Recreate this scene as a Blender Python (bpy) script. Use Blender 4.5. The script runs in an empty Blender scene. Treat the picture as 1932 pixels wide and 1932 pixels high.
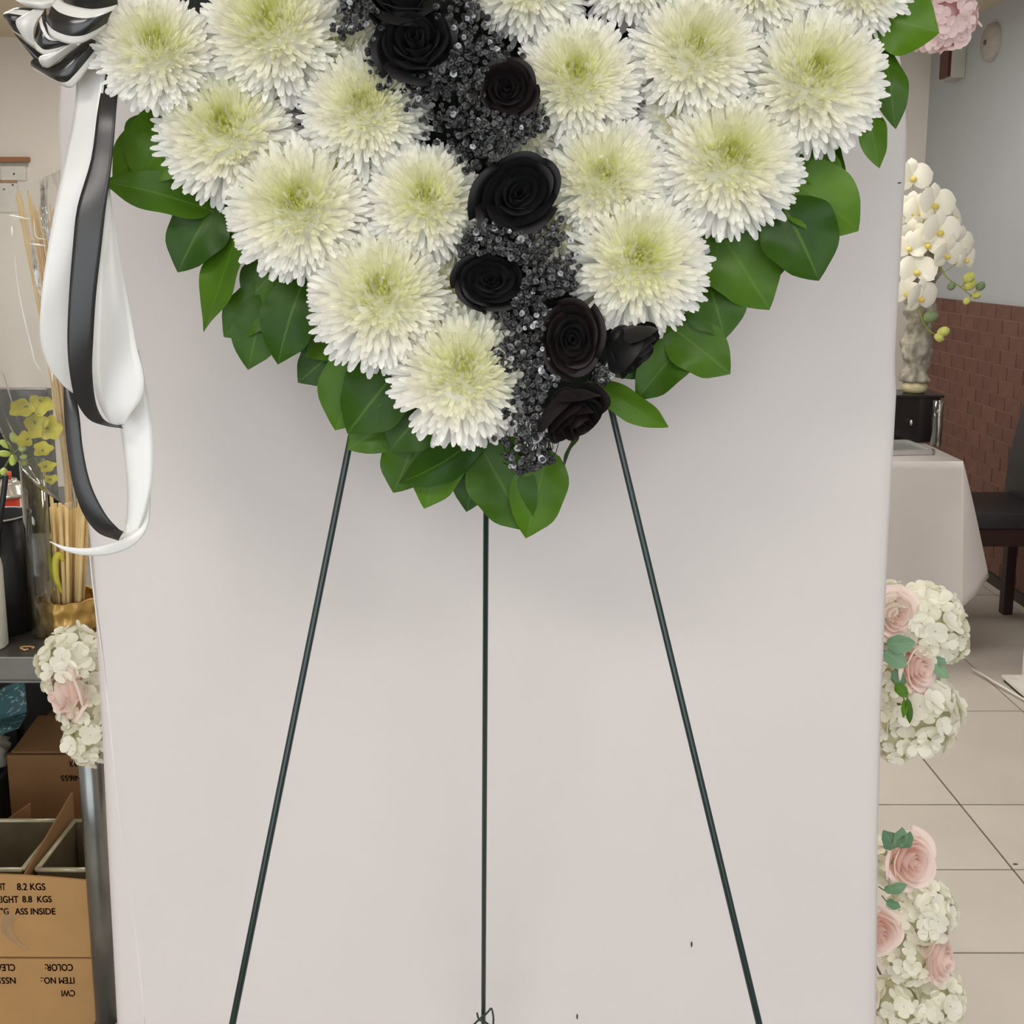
import bpy, bmesh, math, random
from mathutils import Vector, Matrix, Quaternion
import numpy as np

# ------------------------------------------------------------------ camera, world, lights, exposure
PI = math.pi
SC = bpy.context.scene
COL = SC.collection
F = 1932.0; CX = 966.0; CY = 776.0; H = 1.52; TH = math.radians(8.8)
cam_d = bpy.data.cameras.new('camera'); cam = bpy.data.objects.new('camera', cam_d); COL.objects.link(cam)
cam_d.sensor_width = 36; cam_d.sensor_fit = 'HORIZONTAL'; cam_d.lens = 36.0 * F / 1932.0
cam_d.shift_y = -(966.0 - CY) / 1932.0
cam_d.clip_start = 0.02
cam.location = (0, 0, H); cam.rotation_euler = (PI / 2 - TH, 0, 0)
SC.camera = cam

world = bpy.data.worlds.new('world'); SC.world = world; world.use_nodes = True
bg = world.node_tree.nodes['Background']
bg.inputs[0].default_value = (0.90, 0.95, 1.0, 1); bg.inputs[1].default_value = 2.25

SC.view_settings.view_transform = 'Standard'; SC.view_settings.look = 'None'
SC.view_settings.gamma = 1; SC.view_settings.use_curve_mapping = False
SC.view_settings.exposure = 0.06
SC.cycles.max_bounces = 16; SC.cycles.diffuse_bounces = 12; SC.cycles.transmission_bounces = 10; SC.cycles.transparent_max_bounces = 16
SC.cycles.adaptive_threshold = 0.12; SC.cycles.adaptive_min_samples = 16

def area(name, loc, sx, sy, power, color, rot=(0, 0, 0)):
    l = bpy.data.lights.new(name, 'AREA'); l.shape = 'RECTANGLE'; l.size = sx; l.size_y = sy
    l.energy = power; l.color = color
    o = bpy.data.objects.new(name, l); COL.objects.link(o); o.location = loc; o.rotation_euler = rot
    return o
LAMPS = [(-1.0, -0.6), (1.0, -0.6), (-1.7, 2.6), (0.9, 2.6), (-1.7, 4.25), (0.9, 4.25)]
for (lx, ly) in LAMPS:
    area('ceiling_panel_lamp', (lx, ly, 2.60), 1.15, 0.55, 20 if ly < 2 else (20 if lx < 0 else 13), (1.0, 0.96, 0.91))

# ------------------------------------------------------------------ helpers
def P(px, py, D):
    a = (px - CX) / F; b = (CY - py) / F
    d = Vector((a, math.cos(TH) + b * math.sin(TH), -math.sin(TH) + b * math.cos(TH)))
    d *= D / d.y
    return Vector((d.x, d.y, d.z + H))
def mpp(px, py, D):                       # metres per pixel there
    p = P(px, py, D)
    zc = p.y * math.cos(TH) + (H - p.z) * math.sin(TH)
    return zc / F
def lin(c):
    c = c / 255.0
    return c / 12.92 if c <= 0.04045 else ((c + 0.055) / 1.055) ** 2.4
def rgb(r, g, b, a=1): return (lin(r), lin(g), lin(b), a)

MATS = {}
def mat(name, color, rough=0.6, metal=0.0, var=0.08, scale=30.0, bump=0.0, bscale=120.0, spec=0.4, attr=False,
        rnd=0.0, sheen=0.0, sub=0.0, coat=0.0, trans=0.0):
    if name in MATS: return MATS[name]
    m = bpy.data.materials.new(name); m.use_nodes = True; MATS[name] = m
    nt = m.node_tree; N = nt.nodes; L = nt.links
    b = N['Principled BSDF']
    b.inputs['Roughness'].default_value = rough; b.inputs['Metallic'].default_value = metal
    b.inputs['Specular IOR Level'].default_value = spec
    if sheen: b.inputs['Sheen Weight'].default_value = sheen
    if coat: b.inputs['Coat Weight'].default_value = coat
    if sub:
        b.inputs['Subsurface Weight'].default_value = sub; b.inputs['Subsurface Radius'].default_value = (0.004, 0.004, 0.003)
        b.inputs['Subsurface Scale'].default_value = 1.0
    tc = N.new('ShaderNodeTexCoord')
    noi = N.new('ShaderNodeTexNoise'); noi.inputs['Scale'].default_value = scale; noi.inputs['Detail'].default_value = 4
    L.new(tc.outputs['Object'], noi.inputs['Vector'])
    hsv = N.new('ShaderNodeHueSaturation')
    if attr:
        at = N.new('ShaderNodeAttribute'); at.attribute_name = 'Col'; L.new(at.outputs['Color'], hsv.inputs['Color'])
    else:
        hsv.inputs['Color'].default_value = color
    mr = N.new('ShaderNodeMapRange'); mr.inputs['To Min'].default_value = 1 - var; mr.inputs['To Max'].default_value = 1 + var
    mr.inputs['From Min'].default_value = 0.25; mr.inputs['From Max'].default_value = 0.75
    L.new(noi.outputs['Fac'], mr.inputs['Value'])
    val = mr.outputs['Result']
    if rnd:
        oi = N.new('ShaderNodeObjectInfo'); m2 = N.new('ShaderNodeMapRange')
        m2.inputs['To Min'].default_value = 1 - rnd; m2.inputs['To Max'].default_value = 1 + rnd
        L.new(oi.outputs['Random'], m2.inputs['Value'])
        mu = N.new('ShaderNodeMath'); mu.operation = 'MULTIPLY'; L.new(val, mu.inputs[0]); L.new(m2.outputs['Result'], mu.inputs[1])
        val = mu.outputs[0]
    L.new(val, hsv.inputs['Value'])
    L.new(hsv.outputs['Color'], b.inputs['Base Color'])
    if trans:
        tl = N.new('ShaderNodeBsdfTranslucent'); L.new(hsv.outputs['Color'], tl.inputs['Color'])
        mxs = N.new('ShaderNodeMixShader'); mxs.inputs[0].default_value = trans
        L.new(b.outputs[0], mxs.inputs[1]); L.new(tl.outputs[0], mxs.inputs[2]); L.new(mxs.outputs[0], N['Material Output'].inputs[0])
    if bump:
        n2 = N.new('ShaderNodeTexNoise'); n2.inputs['Scale'].default_value = bscale; n2.inputs['Detail'].default_value = 5
        L.new(tc.outputs['Object'], n2.inputs['Vector'])
        bp = N.new('ShaderNodeBump'); bp.inputs['Strength'].default_value = bump; bp.inputs['Distance'].default_value = 0.004
        L.new(n2.outputs['Fac'], bp.inputs['Height']); L.new(bp.outputs['Normal'], b.inputs['Normal'])
    return m

def obj(name, me, m, parent=None):
    o = bpy.data.objects.new(name, me); COL.objects.link(o)
    if m is not None and len(me.materials) == 0: me.materials.append(m)
    if parent is not None: o.parent = parent
    return o
def mesh(name, verts, faces, smooth=True, cols=None, uvs=None):
    me = bpy.data.meshes.new(name); me.from_pydata([tuple(v) for v in verts], [], faces); me.update()
    if smooth: me.shade_smooth()
    if cols is not None:
        a = me.color_attributes.new('Col', 'FLOAT_COLOR', 'POINT')
        a.data.foreach_set('color', np.array(cols, dtype=np.float32).ravel())
    if uvs is not None:
        ul = me.uv_layers.new(name='UVMap')
        li = np.zeros(len(me.loops), dtype=np.int32); me.loops.foreach_get('vertex_index', li)
        ul.data.foreach_set('uv', np.array(uvs, dtype=np.float32)[li].ravel())
    return me
def tag(o, label=None, cat=None, group=None, kind=None):
    if label: o['label'] = label
    if cat: o['category'] = cat
    if group: o['group'] = group
    if kind: o['kind'] = kind
    return o
def thing(name, loc, label, cat, group=None):
    o = bpy.data.objects.new(name, None); COL.objects.link(o); o.location = loc; o.empty_display_size = 0.02
    tag(o, label, cat, group); return o
class MB:                                  # collects geometry in world space; build() re-bases on the parent
    def __init__(s): s.v = []; s.f = []; s.c = []; s.uv = []
    def add(s, verts, faces, col=None, uvs=None):
        b = len(s.v); s.v += [Vector(v) for v in verts]; s.f += [tuple(i + b for i in f) for f in faces]
        if col is not None: s.c += [col] * len(verts)
        if uvs is not None: s.uv += uvs
        return s
    def box(s, lo, hi, rotz=0.0, pivot=None):
        x0, y0, z0 = lo; x1, y1, z1 = hi
        vs = [Vector(p) for p in ((x0,y0,z0),(x1,y0,z0),(x1,y1,z0),(x0,y1,z0),(x0,y0,z1),(x1,y0,z1),(x1,y1,z1),(x0,y1,z1))]
        if rotz:
            pv = Vector(pivot) if pivot is not None else sum(vs, Vector()) / 8
            R = Matrix.Rotation(rotz, 3, 'Z'); vs = [pv + R @ (v - pv) for v in vs]
        return s.add(vs, [(0,3,2,1),(4,5,6,7),(0,1,5,4),(1,2,6,5),(2,3,7,6),(3,0,4,7)])
    def tube(s, pts, r, n=8, caps=True):
        pts = [Vector(p) for p in pts]; m = len(pts)
        rs = r if isinstance(r, (list, tuple)) else [r] * m
        vs = []; fs = []
        for i, p in enumerate(pts):
            t = (pts[min(i + 1, m - 1)] - pts[max(i - 1, 0)]).normalized()
            a = t.orthogonal() if i == 0 else (a - t * a.dot(t))
            a = a.normalized(); b = t.cross(a)
            for k in range(n):
                an = 2 * PI * k / n; vs.append(p + (a * math.cos(an) + b * math.sin(an)) * rs[i])
        for i in range(m - 1):
            for k in range(n):
                k2 = (k + 1) % n; fs.append((i*n+k, i*n+k2, (i+1)*n+k2, (i+1)*n+k))
        if caps: fs.append(tuple(range(n - 1, -1, -1))); fs.append(tuple((m - 1) * n + k for k in range(n)))
        return s.add(vs, fs)
    def lathe(s, c, prof, n=32, closed=False):   # prof: (r, z) from bottom to top about vertical axis at c
        c = Vector(c); vs = []; fs = []; m = len(prof)
        for (r, z) in prof:
            for k in range(n):
                an = 2 * PI * k / n; vs.append(c + Vector((r * math.cos(an), r * math.sin(an), z)))
        for i in range(m - 1):
            for k in range(n):
                k2 = (k + 1) % n; fs.append((i*n+k, i*n+k2, (i+1)*n+k2, (i+1)*n+k))
        if prof[0][0] > 1e-6: fs.append(tuple(range(n - 1, -1, -1)))
        if prof[-1][0] > 1e-6: fs.append(tuple((m - 1) * n + k for k in range(n)))
        return s.add(vs, fs)
    def ellipsoid(s, c, r, axis=None, n=10, m=7):
        c = Vector(c); vs = []; fs = []
        q = Vector((0, 0, 1)).rotation_difference(Vector(axis)) if axis is not None else Quaternion()
        for i in range(m + 1):
            th = PI * i / m
            for k in range(n):
                an = 2 * PI * k / n
                vs.append(c + q @ Vector((r[0]*math.sin(th)*math.cos(an), r[1]*math.sin(th)*math.sin(an), r[2]*math.cos(th))))
        for i in range(m):
            for k in range(n):
                k2 = (k + 1) % n; fs.append((i*n+k, (i+1)*n+k, (i+1)*n+k2, i*n+k2))
        return s.add(vs, fs)
    def build(s, name, m, parent=None, smooth=True, bevel=0.0, label=None, cat=None, group=None, kind=None, origin=None):
        if parent is not None: org = world_loc(parent)
        elif origin is not None: org = Vector(origin)
        else: org = Vector((0, 0, 0))
        me = mesh(name, [v - org for v in s.v], s.f, smooth, s.c or None, s.uv or None)
        if bevel:
            bm = bmesh.new(); bm.from_mesh(me)
            bmesh.ops.bevel(bm, geom=list(bm.edges), offset=bevel, segments=2, affect='EDGES', profile=0.6)
            bm.to_mesh(me); bm.free()
            if smooth: me.shade_smooth()
        o = obj(name, me, m, parent)
        if parent is None: o.location = org
        return tag(o, label, cat, group, kind)
def world_loc(o):
    v = Vector(o.location)
    while o.parent is not None: o = o.parent; v += Vector(o.location)
    return v
def auto_smooth(o, deg=35):
    me = o.data; me.set_sharp_from_angle(angle=math.radians(deg)); return o
def frame(n, up=(0, 0, 1)):
    n = Vector(n).normalized(); up = Vector(up)
    x = up.cross(n)
    if x.length < 1e-4: x = Vector((1, 0, 0))
    x.normalize(); y = n.cross(x)
    return Matrix((x, y, n)).transposed()
def cat_spline(pts, n):
    pts = [Vector(p) for p in pts]; out = []
    P4 = [pts[0] * 2 - pts[1]] + pts + [pts[-1] * 2 - pts[-2]]
    m = len(pts) - 1
    for i in range(n + 1):
        t = i / n * m; k = min(int(t), m - 1); u = t - k
        p0, p1, p2, p3 = P4[k], P4[k+1], P4[k+2], P4[k+3]
        out.append(0.5 * ((2*p1) + (p2-p0)*u + (2*p0-5*p1+4*p2-p3)*u*u + (3*p1-p0-3*p2+p3)*u**3))
    return out

# ------------------------------------------------------------------ materials
M_white_fabric = mat('white_fabric', rgb(220, 214, 212), 0.8, var=0.02, scale=3, bump=0.05, bscale=14, spec=0.2)
M_wall = mat('beige_wall_paint', rgb(219, 214, 206), 0.75, var=0.03, scale=2, bump=0.05, bscale=90)
M_wallr = mat('grey_wall_paint', rgb(172, 177, 182), 0.7, var=0.03, scale=2, bump=0.05, bscale=90)
M_ceil = mat('ceiling_paint', rgb(200, 188, 166), 0.8, var=0.03, scale=3)
M_brick = mat('brick_face', rgb(106, 74, 64), 0.75, var=0.16, scale=14, bump=0.15, bscale=60, rnd=0.09)
M_mortar = mat('mortar', rgb(150, 118, 104), 0.9, var=0.1, scale=30)
M_tile = mat('floor_tile', rgb(197, 190, 180), 0.35, var=0.06, scale=4, bump=0.03, bscale=20, rnd=0.03)
M_grout = mat('grout', rgb(84, 76, 66), 0.9, var=0.1, scale=40)
M_mum = mat('mum_petal', None, 0.6, var=0.03, scale=60, attr=True, spec=0.25, trans=0.32)
M_rose = mat('black_rose_petal', rgb(17, 15, 17), 0.5, var=0.25, scale=25, sheen=0.04, spec=0.3)
M_rose2 = mat('maroon_black_rose_petal', rgb(25, 13, 15), 0.5, var=0.3, scale=25, sheen=0.04, spec=0.3)
M_gyp = mat('painted_gypsophila', None, 0.4, var=0.15, scale=200, attr=True, spec=0.6)
M_blackstem = mat('black_stem', rgb(24, 24, 24), 0.5)
M_foam = mat('dark_floral_foam', rgb(34, 40, 34), 0.9, var=0.3, scale=60, bump=0.4, bscale=200)
M_easel = mat('green_coated_wire', rgb(10, 38, 34), 0.3, var=0.1, scale=50, spec=0.6, coat=0.3)
M_satin_w = mat('white_satin', rgb(228, 227, 224), 0.26, var=0.02, scale=10, spec=0.8)
M_satin_k = mat('black_satin', rgb(40, 39, 38), 0.33, var=0.15, scale=25, spec=0.65)
M_stem = mat('green_stem', rgb(88, 110, 50), 0.5)

def leaf_mat(name, c1, c2, vein, rough=0.38):
    m = bpy.data.materials.new(name); m.use_nodes = True; nt = m.node_tree; N = nt.nodes; L = nt.links
    b = N['Principled BSDF']; b.inputs['Roughness'].default_value = rough; b.inputs['Specular IOR Level'].default_value = 0.2
    uv = N.new('ShaderNodeTexCoord'); sp = N.new('ShaderNodeSeparateXYZ'); L.new(uv.outputs['UV'], sp.inputs[0])
    # midrib + oblique side veins from UV
    ab = N.new('ShaderNodeMath'); ab.operation = 'SUBTRACT'; L.new(sp.outputs['X'], ab.inputs[0]); ab.inputs[1].default_value = 0.5
    a2 = N.new('ShaderNodeMath'); a2.operation = 'ABSOLUTE'; L.new(ab.outputs[0], a2.inputs[0])
    mid = N.new('ShaderNodeMapRange'); mid.inputs['From Min'].default_value = 0.010; mid.inputs['From Max'].default_value = 0.028
    mid.inputs['To Min'].default_value = 0.42; mid.inputs['To Max'].default_value = 0.0; L.new(a2.outputs[0], mid.inputs['Value'])
    k = N.new('ShaderNodeMath'); k.operation = 'MULTIPLY_ADD'; L.new(a2.outputs[0], k.inputs[0]); k.inputs[1].default_value = -0.75
    L.new(sp.outputs['Y'], k.inputs[2])
    fr = N.new('ShaderNodeMath'); fr.operation = 'MULTIPLY'; L.new(k.outputs[0], fr.inputs[0]); fr.inputs[1].default_value = 6.0
    f2 = N.new('ShaderNodeMath'); f2.operation = 'FRACT'; L.new(fr.outputs[0], f2.inputs[0])
    sv = N.new('ShaderNodeMapRange'); sv.inputs['From Min'].default_value = 0.0; sv.inputs['From Max'].default_value = 0.06
    sv.inputs['To Min'].default_value = 0.13; sv.inputs['To Max'].default_value = 0.0; L.new(f2.outputs[0], sv.inputs['Value'])
    mx = N.new('ShaderNodeMath'); mx.operation = 'MAXIMUM'; L.new(mid.outputs['Result'], mx.inputs[0]); L.new(sv.outputs['Result'], mx.inputs[1])
    oi = N.new('ShaderNodeObjectInfo'); noi = N.new('ShaderNodeTexNoise'); noi.inputs['Scale'].default_value = 18
    L.new(uv.outputs['Object'], noi.inputs['Vector'])
    ad = N.new('ShaderNodeMath'); ad.operation = 'MULTIPLY_ADD'; L.new(noi.outputs['Fac'], ad.inputs[0]); ad.inputs[1].default_value = 0.7
    o5 = N.new('ShaderNodeMath'); o5.operation = 'MULTIPLY_ADD'; L.new(oi.outputs['Random'], o5.inputs[0]); o5.inputs[1].default_value = 0.9; o5.inputs[2].default_value = -0.3
    L.new(o5.outputs[0], ad.inputs[2])
    c = N.new('ShaderNodeMixRGB'); c.inputs[1].default_value = c1; c.inputs[2].default_value = c2; L.new(ad.outputs[0], c.inputs[0]); c.use_clamp = True
    c2n = N.new('ShaderNodeMixRGB'); L.new(mx.outputs[0], c2n.inputs[0]); L.new(c.outputs[0], c2n.inputs[1]); c2n.inputs[2].default_value = vein
    L.new(c2n.outputs[0], b.inputs['Base Color'])
    return m
M_leaf = leaf_mat('salal_leaf', rgb(38, 70, 12), rgb(80, 118, 22), rgb(96, 130, 44))
M_euc = leaf_mat('eucalyptus_leaf', rgb(92, 128, 98), rgb(126, 158, 124), rgb(150, 178, 150), 0.55)

def band_mat(name, bands):                 # satin with stripes along its length (UV.x runs across)
    m = bpy.data.materials.new(name); m.use_nodes = True; nt = m.node_tree; N = nt.nodes; L = nt.links
    b = N['Principled BSDF']; b.inputs['Roughness'].default_value = 0.22; b.inputs['Specular IOR Level'].default_value = 0.8
    uv = N.new('ShaderNodeTexCoord'); sp = N.new('ShaderNodeSeparateXYZ'); L.new(uv.outputs['UV'], sp.inputs[0])
    cr = N.new('ShaderNodeValToRGB'); cr.color_ramp.interpolation = 'CONSTANT'
    W = rgb(228, 226, 222); K = rgb(36, 35, 34)
    el = cr.color_ramp.elements
    el[0].position = 0; el[0].color = W if bands[0][1] else K
    el[1].position = bands[1][0]; el[1].color = W if bands[1][1] else K
    for (p, w) in bands[2:]:
        e = el.new(p); e.color = W if w else K
    L.new(sp.outputs['X'], cr.inputs[0]); L.new(cr.outputs[0], b.inputs['Base Color'])
    return m

# ------------------------------------------------------------------ room
def setting(name, mb, m, **k):
    o = mb.build(name, m, smooth=False, **k); o['kind'] = 'structure'; return o
WR = 2.25; WB = 5.72; WL = -3.4; CEIL = 2.66; FRONT = -3.0
wallb = setting('wall_back', MB().box((WL - .1, WB, 0), (WR + .1, WB + .1, CEIL)), M_wall)
walll = setting('wall_left', MB().box((WL - .1, FRONT, 0), (WL, WB, CEIL)), M_wall)
wallr = setting('wall_right', MB().box((WR, FRONT, 0), (WR + .1, WB, CEIL)), M_wallr)
ceil_o = setting('ceiling', MB().box((WL - .1, FRONT, CEIL), (WR + .1, WB + .1, CEIL + .08)), M_ceil)
floor_o = setting('floor', MB().box((WL - .1, FRONT, -0.06), (WR + .1, WB + .1, -0.004)), M_grout)
# floor tiles
rows = [0.0]; hD = H
lines = [0.45, 0.755, 1.06, 1.343 * hD, 1.545 * hD, 1.745 * hD, 2.133 * hD]
while lines[-1] < WB - 0.7: lines.append(lines[-1] + 0.59)
lines.append(WB)
xs = [0.822 * hD + 0.305 * hD * k for k in range(-8, 3)] + [WR]
xs = [x for x in xs if x < WR - .05] + [WR - .005]
g = 0.0055; tile_cache = {}
for j in range(len(lines) - 1):
    for i in range(len(xs) - 1):
        w = round(xs[i + 1] - xs[i] - g, 3); d = round(lines[j + 1] - lines[j] - g, 3)
        if (w, d) not in tile_cache:
            mb = MB().box((-w/2, -d/2, -0.008), (w/2, d/2, 0))
            me = mesh('tile', mb.v, mb.f, False); me.materials.append(M_tile); tile_cache[(w, d)] = me
        o = obj('tile', tile_cache[(w, d)], None, floor_o)
        o.location = ((xs[i] + xs[i + 1]) / 2, (lines[j] + lines[j + 1]) / 2, 0)
# brick wainscot on the right wall
ch = 0.0688; nb = 19; WT = 1.285
mort = MB().box((WR - .0172, 1.5, 0.0), (WR + .02, WB, WT - .004)).build('mortar_bed', M_mortar, wallr, smooth=False)
bl = 0.147; BY = 3.6; brick_cache = {}
rnd = random.Random(4); near_bricks = MB()
for r in range(nb):
    z1 = WT - r * ch; z0 = max(z1 - ch + 0.006, 0.0)
    if z1 - z0 < 0.015: continue
    y = 1.5 - (0.5 * bl if r % 2 else 0)
    while y < WB:
        a = max(y, 1.5); b_ = min(y + bl - 0.006, WB); y += bl
        if b_ - a < 0.02: continue
        if b_ < BY:                            # nearer stretch beside the camera, never in view: joined
            near_bricks.box((WR - .0205, a, z0), (WR, b_, z1)); continue
        key = (round(b_ - a, 3), round(z1 - z0, 3))
        if key not in brick_cache:
            mb = MB().box((-.008, -key[0]/2, -key[1]/2), (.012, key[0]/2, key[1]/2))
            me = mesh('brick', mb.v, mb.f, False); me.materials.append(M_brick); brick_cache[key] = me
        o = obj('brick', brick_cache[key], None, wallr)
        o.location = (WR - .012 - rnd.uniform(0, .0012), (a + b_) / 2, (z0 + z1) / 2)
near_bricks.build('near_bricks', M_brick, wallr, smooth=False, kind='stuff')
trim = MB().box((WR - .03, 2.9, 0), (WR - .019, WB, 0.05)); setting('baseboard_right', trim, mat('dark_base', rgb(52, 42, 38), 0.5))
# ceiling light fixtures (out of frame overhead)
M_fix = mat('fixture_white', rgb(235, 235, 232), 0.5)
me_em = bpy.data.materials.new('lamp_diffuser'); me_em.use_nodes = True
b_ = me_em.node_tree.nodes['Principled BSDF']; b_.inputs['Emission Color'].default_value = (1, .95, .88, 1); b_.inputs['Emission Strength'].default_value = 3.0
fixwhere = ['nearest the storefront on the left', 'nearest the storefront on the right', 'above the steel work table',
            'between easel and cloth covered table', 'closest to the back wall on the left', 'closest to the back wall on the right']
for (lx, ly), wh in zip(LAMPS, fixwhere):
    t = thing('ceiling_light', (lx, ly, 2.62), 'rectangular ceiling light panel ' + wh, 'ceiling light', 'ceiling light panels')
    fr_ = MB()
    for (x0, x1, y0, y1) in ((-.6, .6, -.3, -.28), (-.6, .6, .28, .3), (-.6, -.58, -.28, .28), (.58, .6, -.28, .28)):
        fr_.box((lx + x0, ly + y0, 2.61), (lx + x1, ly + y1, 2.66))
    fo = fr_.build('frame', M_fix, t, smooth=False)
    MB().box((lx - .58, ly - .28, 2.63), (lx + .58, ly + .28, 2.655)).build('diffuser', me_em, t, smooth=False)

# ------------------------------------------------------------------ fabric-covered arch panel
def panel():
    D0 = 1.50
    right = [(1717, 300), (1706, 500), (1695, 690), (1699, 735), (1690, 900), (1680, 1090), (1669, 1350), (1663, 1600), (1660, 1932)]
    rz = [(P(x, y, D0).z, P(x, y, D0).x) for x, y in right]; rz.append((0.0, rz[-1][1] + 0.002)); rz.sort()
    left = [(104, 300), (112, 500), (128, 700), (150, 900), (165, 1050), (175, 1200), (186, 1400), (196, 1600), (214, 1932)]
    lz = [(P(x, y, D0).z, P(x, y, D0).x) for x, y in left]; lz.append((0.0, lz[-1][1])); lz.sort()
    zs_sp = rz[-1][0]; xl_sp = lz[-1][1]; xr_sp = rz[-1][1]; cx = (xl_sp + xr_sp) / 2; R = (xr_sp - xl_sp) / 2
    zs = list(np.linspace(0.0, zs_sp, 60)) + [zs_sp + R * math.sin(a) for a in np.linspace(0.06, PI / 2 - 0.02, 26)]
    verts = []; faces = []; uv = []
    NC = 46
    ncol = None
    for z in zs:
        if z <= zs_sp:
            xl = np.interp(z, [a for a, _ in lz], [b for _, b in lz]); xr = np.interp(z, [a for a, _ in rz], [b for _, b in rz])
        else:
            c = math.sqrt(max(R * R - (z - zs_sp) ** 2, 0)); xl = cx - c; xr = cx + c
        hw = max((xr - xl) / 2, 0.03)
        e = min(0.02, hw * .5)
        prof = [(xl + .004, 1.545), (xl, 1.535), (xl, 1.518), (xl + .003, 1.508), (xl + e * .5, 1.502)]
        inner = [(xl + e + (xr - xl - 2 * e) * i / (NC - 1), None) for i in range(NC)]
        tail = [(xr - e * .5, 1.502), (xr - .003, 1.508), (xr, 1.518), (xr, 1.535), (xr - .004, 1.545)]
        row = prof + inner + tail
        for (x, d) in row:
            if d is None:
                d = 1.5 + 0.0010 * math.sin(3.1 * x + 1.3 * z) + 0.0006 * math.sin(9 * x - 4 * z)
                d -= 0.0016 * math.exp(-((x - (xr - .045)) / .012) ** 2)       # stretched fold beside right edge
            verts.append((x, d, z))
        ncol = len(row)
    nr = len(zs)
    for j in range(nr - 1):
        for i in range(ncol - 1):
            faces.append((j*ncol+i, j*ncol+i+1, (j+1)*ncol+i+1, (j+1)*ncol+i))
        faces.append((j*ncol+ncol-1, j*ncol, (j+1)*ncol, (j+1)*ncol+ncol-1))
    faces.append(tuple((nr-1)*ncol + i for i in range(ncol)))
    t = thing('arch_backdrop', (cx, 1.52, 0), 'tall white fabric covered arch backdrop panel behind the easel', 'backdrop')
    o = MB().add(verts, faces).build('fabric_cover', M_white_fabric, t)
    M_seam = mat('seam_thread', rgb(236, 232, 228), 0.7)
    sp = [(163, 1040), (172, 1130), (190, 1260), (205, 1400), (216, 1520), (232, 1640), (250, 1760), (268, 1932)]
    MB().tube(cat_spline([P(x + 6, y, 1.4995) for x, y in sp], 40), 0.0011, 6).build('seam', M_seam, t)
    M_mark = mat('mark', rgb(70, 64, 60), 0.8)
    for (x, y, w, hh) in ((1305, 1782, 1.6, 6), (1089, 1918, 1.6, 6), (1697, 345, 4, 1.2)):
        c = P(x, y, 1.4995); s = mpp(x, y, 1.5)
        MB().ellipsoid(c, (w * s, 0.0006, hh * s), None, 8, 6).build('scuff_mark', M_mark, t)
    # hidden stand foot
    MB().box((cx - .5, 1.50, 0.0), (cx + .45, 1.56, 0.012)).build('base_plate', mat('base_white', rgb(220, 216, 212), .6), t, smooth=False)
panel()

# ------------------------------------------------------------------ wire easel
def easel():
    t = thing('wire_easel', (0, 1.15, 0), 'dark green wire tripod easel holding the funeral heart', 'easel')
    def leg(p_top, p_low, r, extend=0.0):
        d = (p_low - p_top); k = -p_top.z / d.z
        foot = p_top + d * k; foot.z = 0.002
        top = p_top - d.normalized() * extend
        MB().tube([top, p_top, foot + (top - foot) * .02, foot], r, 10).build('leg', M_easel, t)
        return p_top, foot
    a0, a1 = leg(P(660, 835, 1.200), P(439, 1932, 1.06), 0.0040, 0.55)
    b0, b1 = leg(P(1155, 780, 1.200), P(1432, 1932, 1.06), 0.0040, 0.50)
    c0, c1 = leg(P(917, 960, 1.245), P(912, 1932, 1.42), 0.0036, 0.5)
    # crossbar holding the heart, tucked behind the flowers
    MB().tube([P(560, 480, 1.232), P(1270, 480, 1.232)], 0.0035, 8).build('crossbar', M_easel, t)
    h = P(912, 1916, 1.412)
    s = mpp(912, 1916, 1.412)
    def q(x, y, dd=0.0): return P(x, y, 1.412 + dd)
    hook = [q(880, 1948, -.03), q(903, 1924, -.006), q(918, 1912, -.006), q(926, 1903, -.004), q(929, 1908, 0), q(931, 1922, .002), q(930, 1940, 0)]
    MB().tube(cat_spline(hook, 24), 0.0016, 6).build('hook', M_easel, t)
    MB().tube(cat_spline([q(900, 1911, .006), q(904, 1924, -.004), q(915, 1928, -.006), q(932, 1942, -.02)], 14), 0.0016, 6).build('hook', M_easel, t)
    for (f, l) in ((a1, a0), (b1, b0)):
        m_ = f + (l - f) * 0.42
        mid = (m_ + q(905, 1940)) / 2 + Vector((0, 0, -.03))
        MB().tube(cat_spline([q(905, 1940, -.01), mid, m_], 20), 0.0014, 6).build('brace_wire', M_easel, t)
easel()

# ------------------------------------------------------------------ heart: foam base
def foam():
    out = [(990, 800), (800, 730), (640, 600), (480, 440), (350, 300), (290, 140), (290, -60), (380, -220), (560, -290), (780, -230), (950, -110),
           (1130, -230), (1360, -300), (1540, -230), (1620, -70), (1600, 110), (1510, 270), (1370, 420), (1240, 560), (1120, 720)]
    f0 = cat_spline([P(x, y, 1.175) for x, y in out + out[:1]], 80)[:-1]
    n = len(f0); c = sum(f0, Vector()) / n
    vs = []
    for k, (d, s) in enumerate(((0.0, 0.94), (0.0, 0.985), (0.012, 1.0), (0.04, 1.0), (0.048, 0.98))):
        for p in f0:
            q = c + (p - c) * s; q.y = 1.175 + d + (p.z - 1.3) * 0.05; vs.append(q)
    fs = []
    for k in range(4):
        for i in range(n):
            j = (i + 1) % n; fs.append((k*n+i, k*n+j, (k+1)*n+j, (k+1)*n+i))
    fs.append(tuple(range(n - 1, -1, -1))); fs.append(tuple(4*n + i for i in range(n)))
    MB().add(vs, fs).build('floral_foam_heart', M_foam, None, smooth=False, origin=c,
        label='dark heart shaped foam base seen in gaps between the white flowers', cat='foam base')
foam()
def hd(y): return 1.150 - y * 0.00002      # base depth of the flowers in the tilted heart

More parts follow.
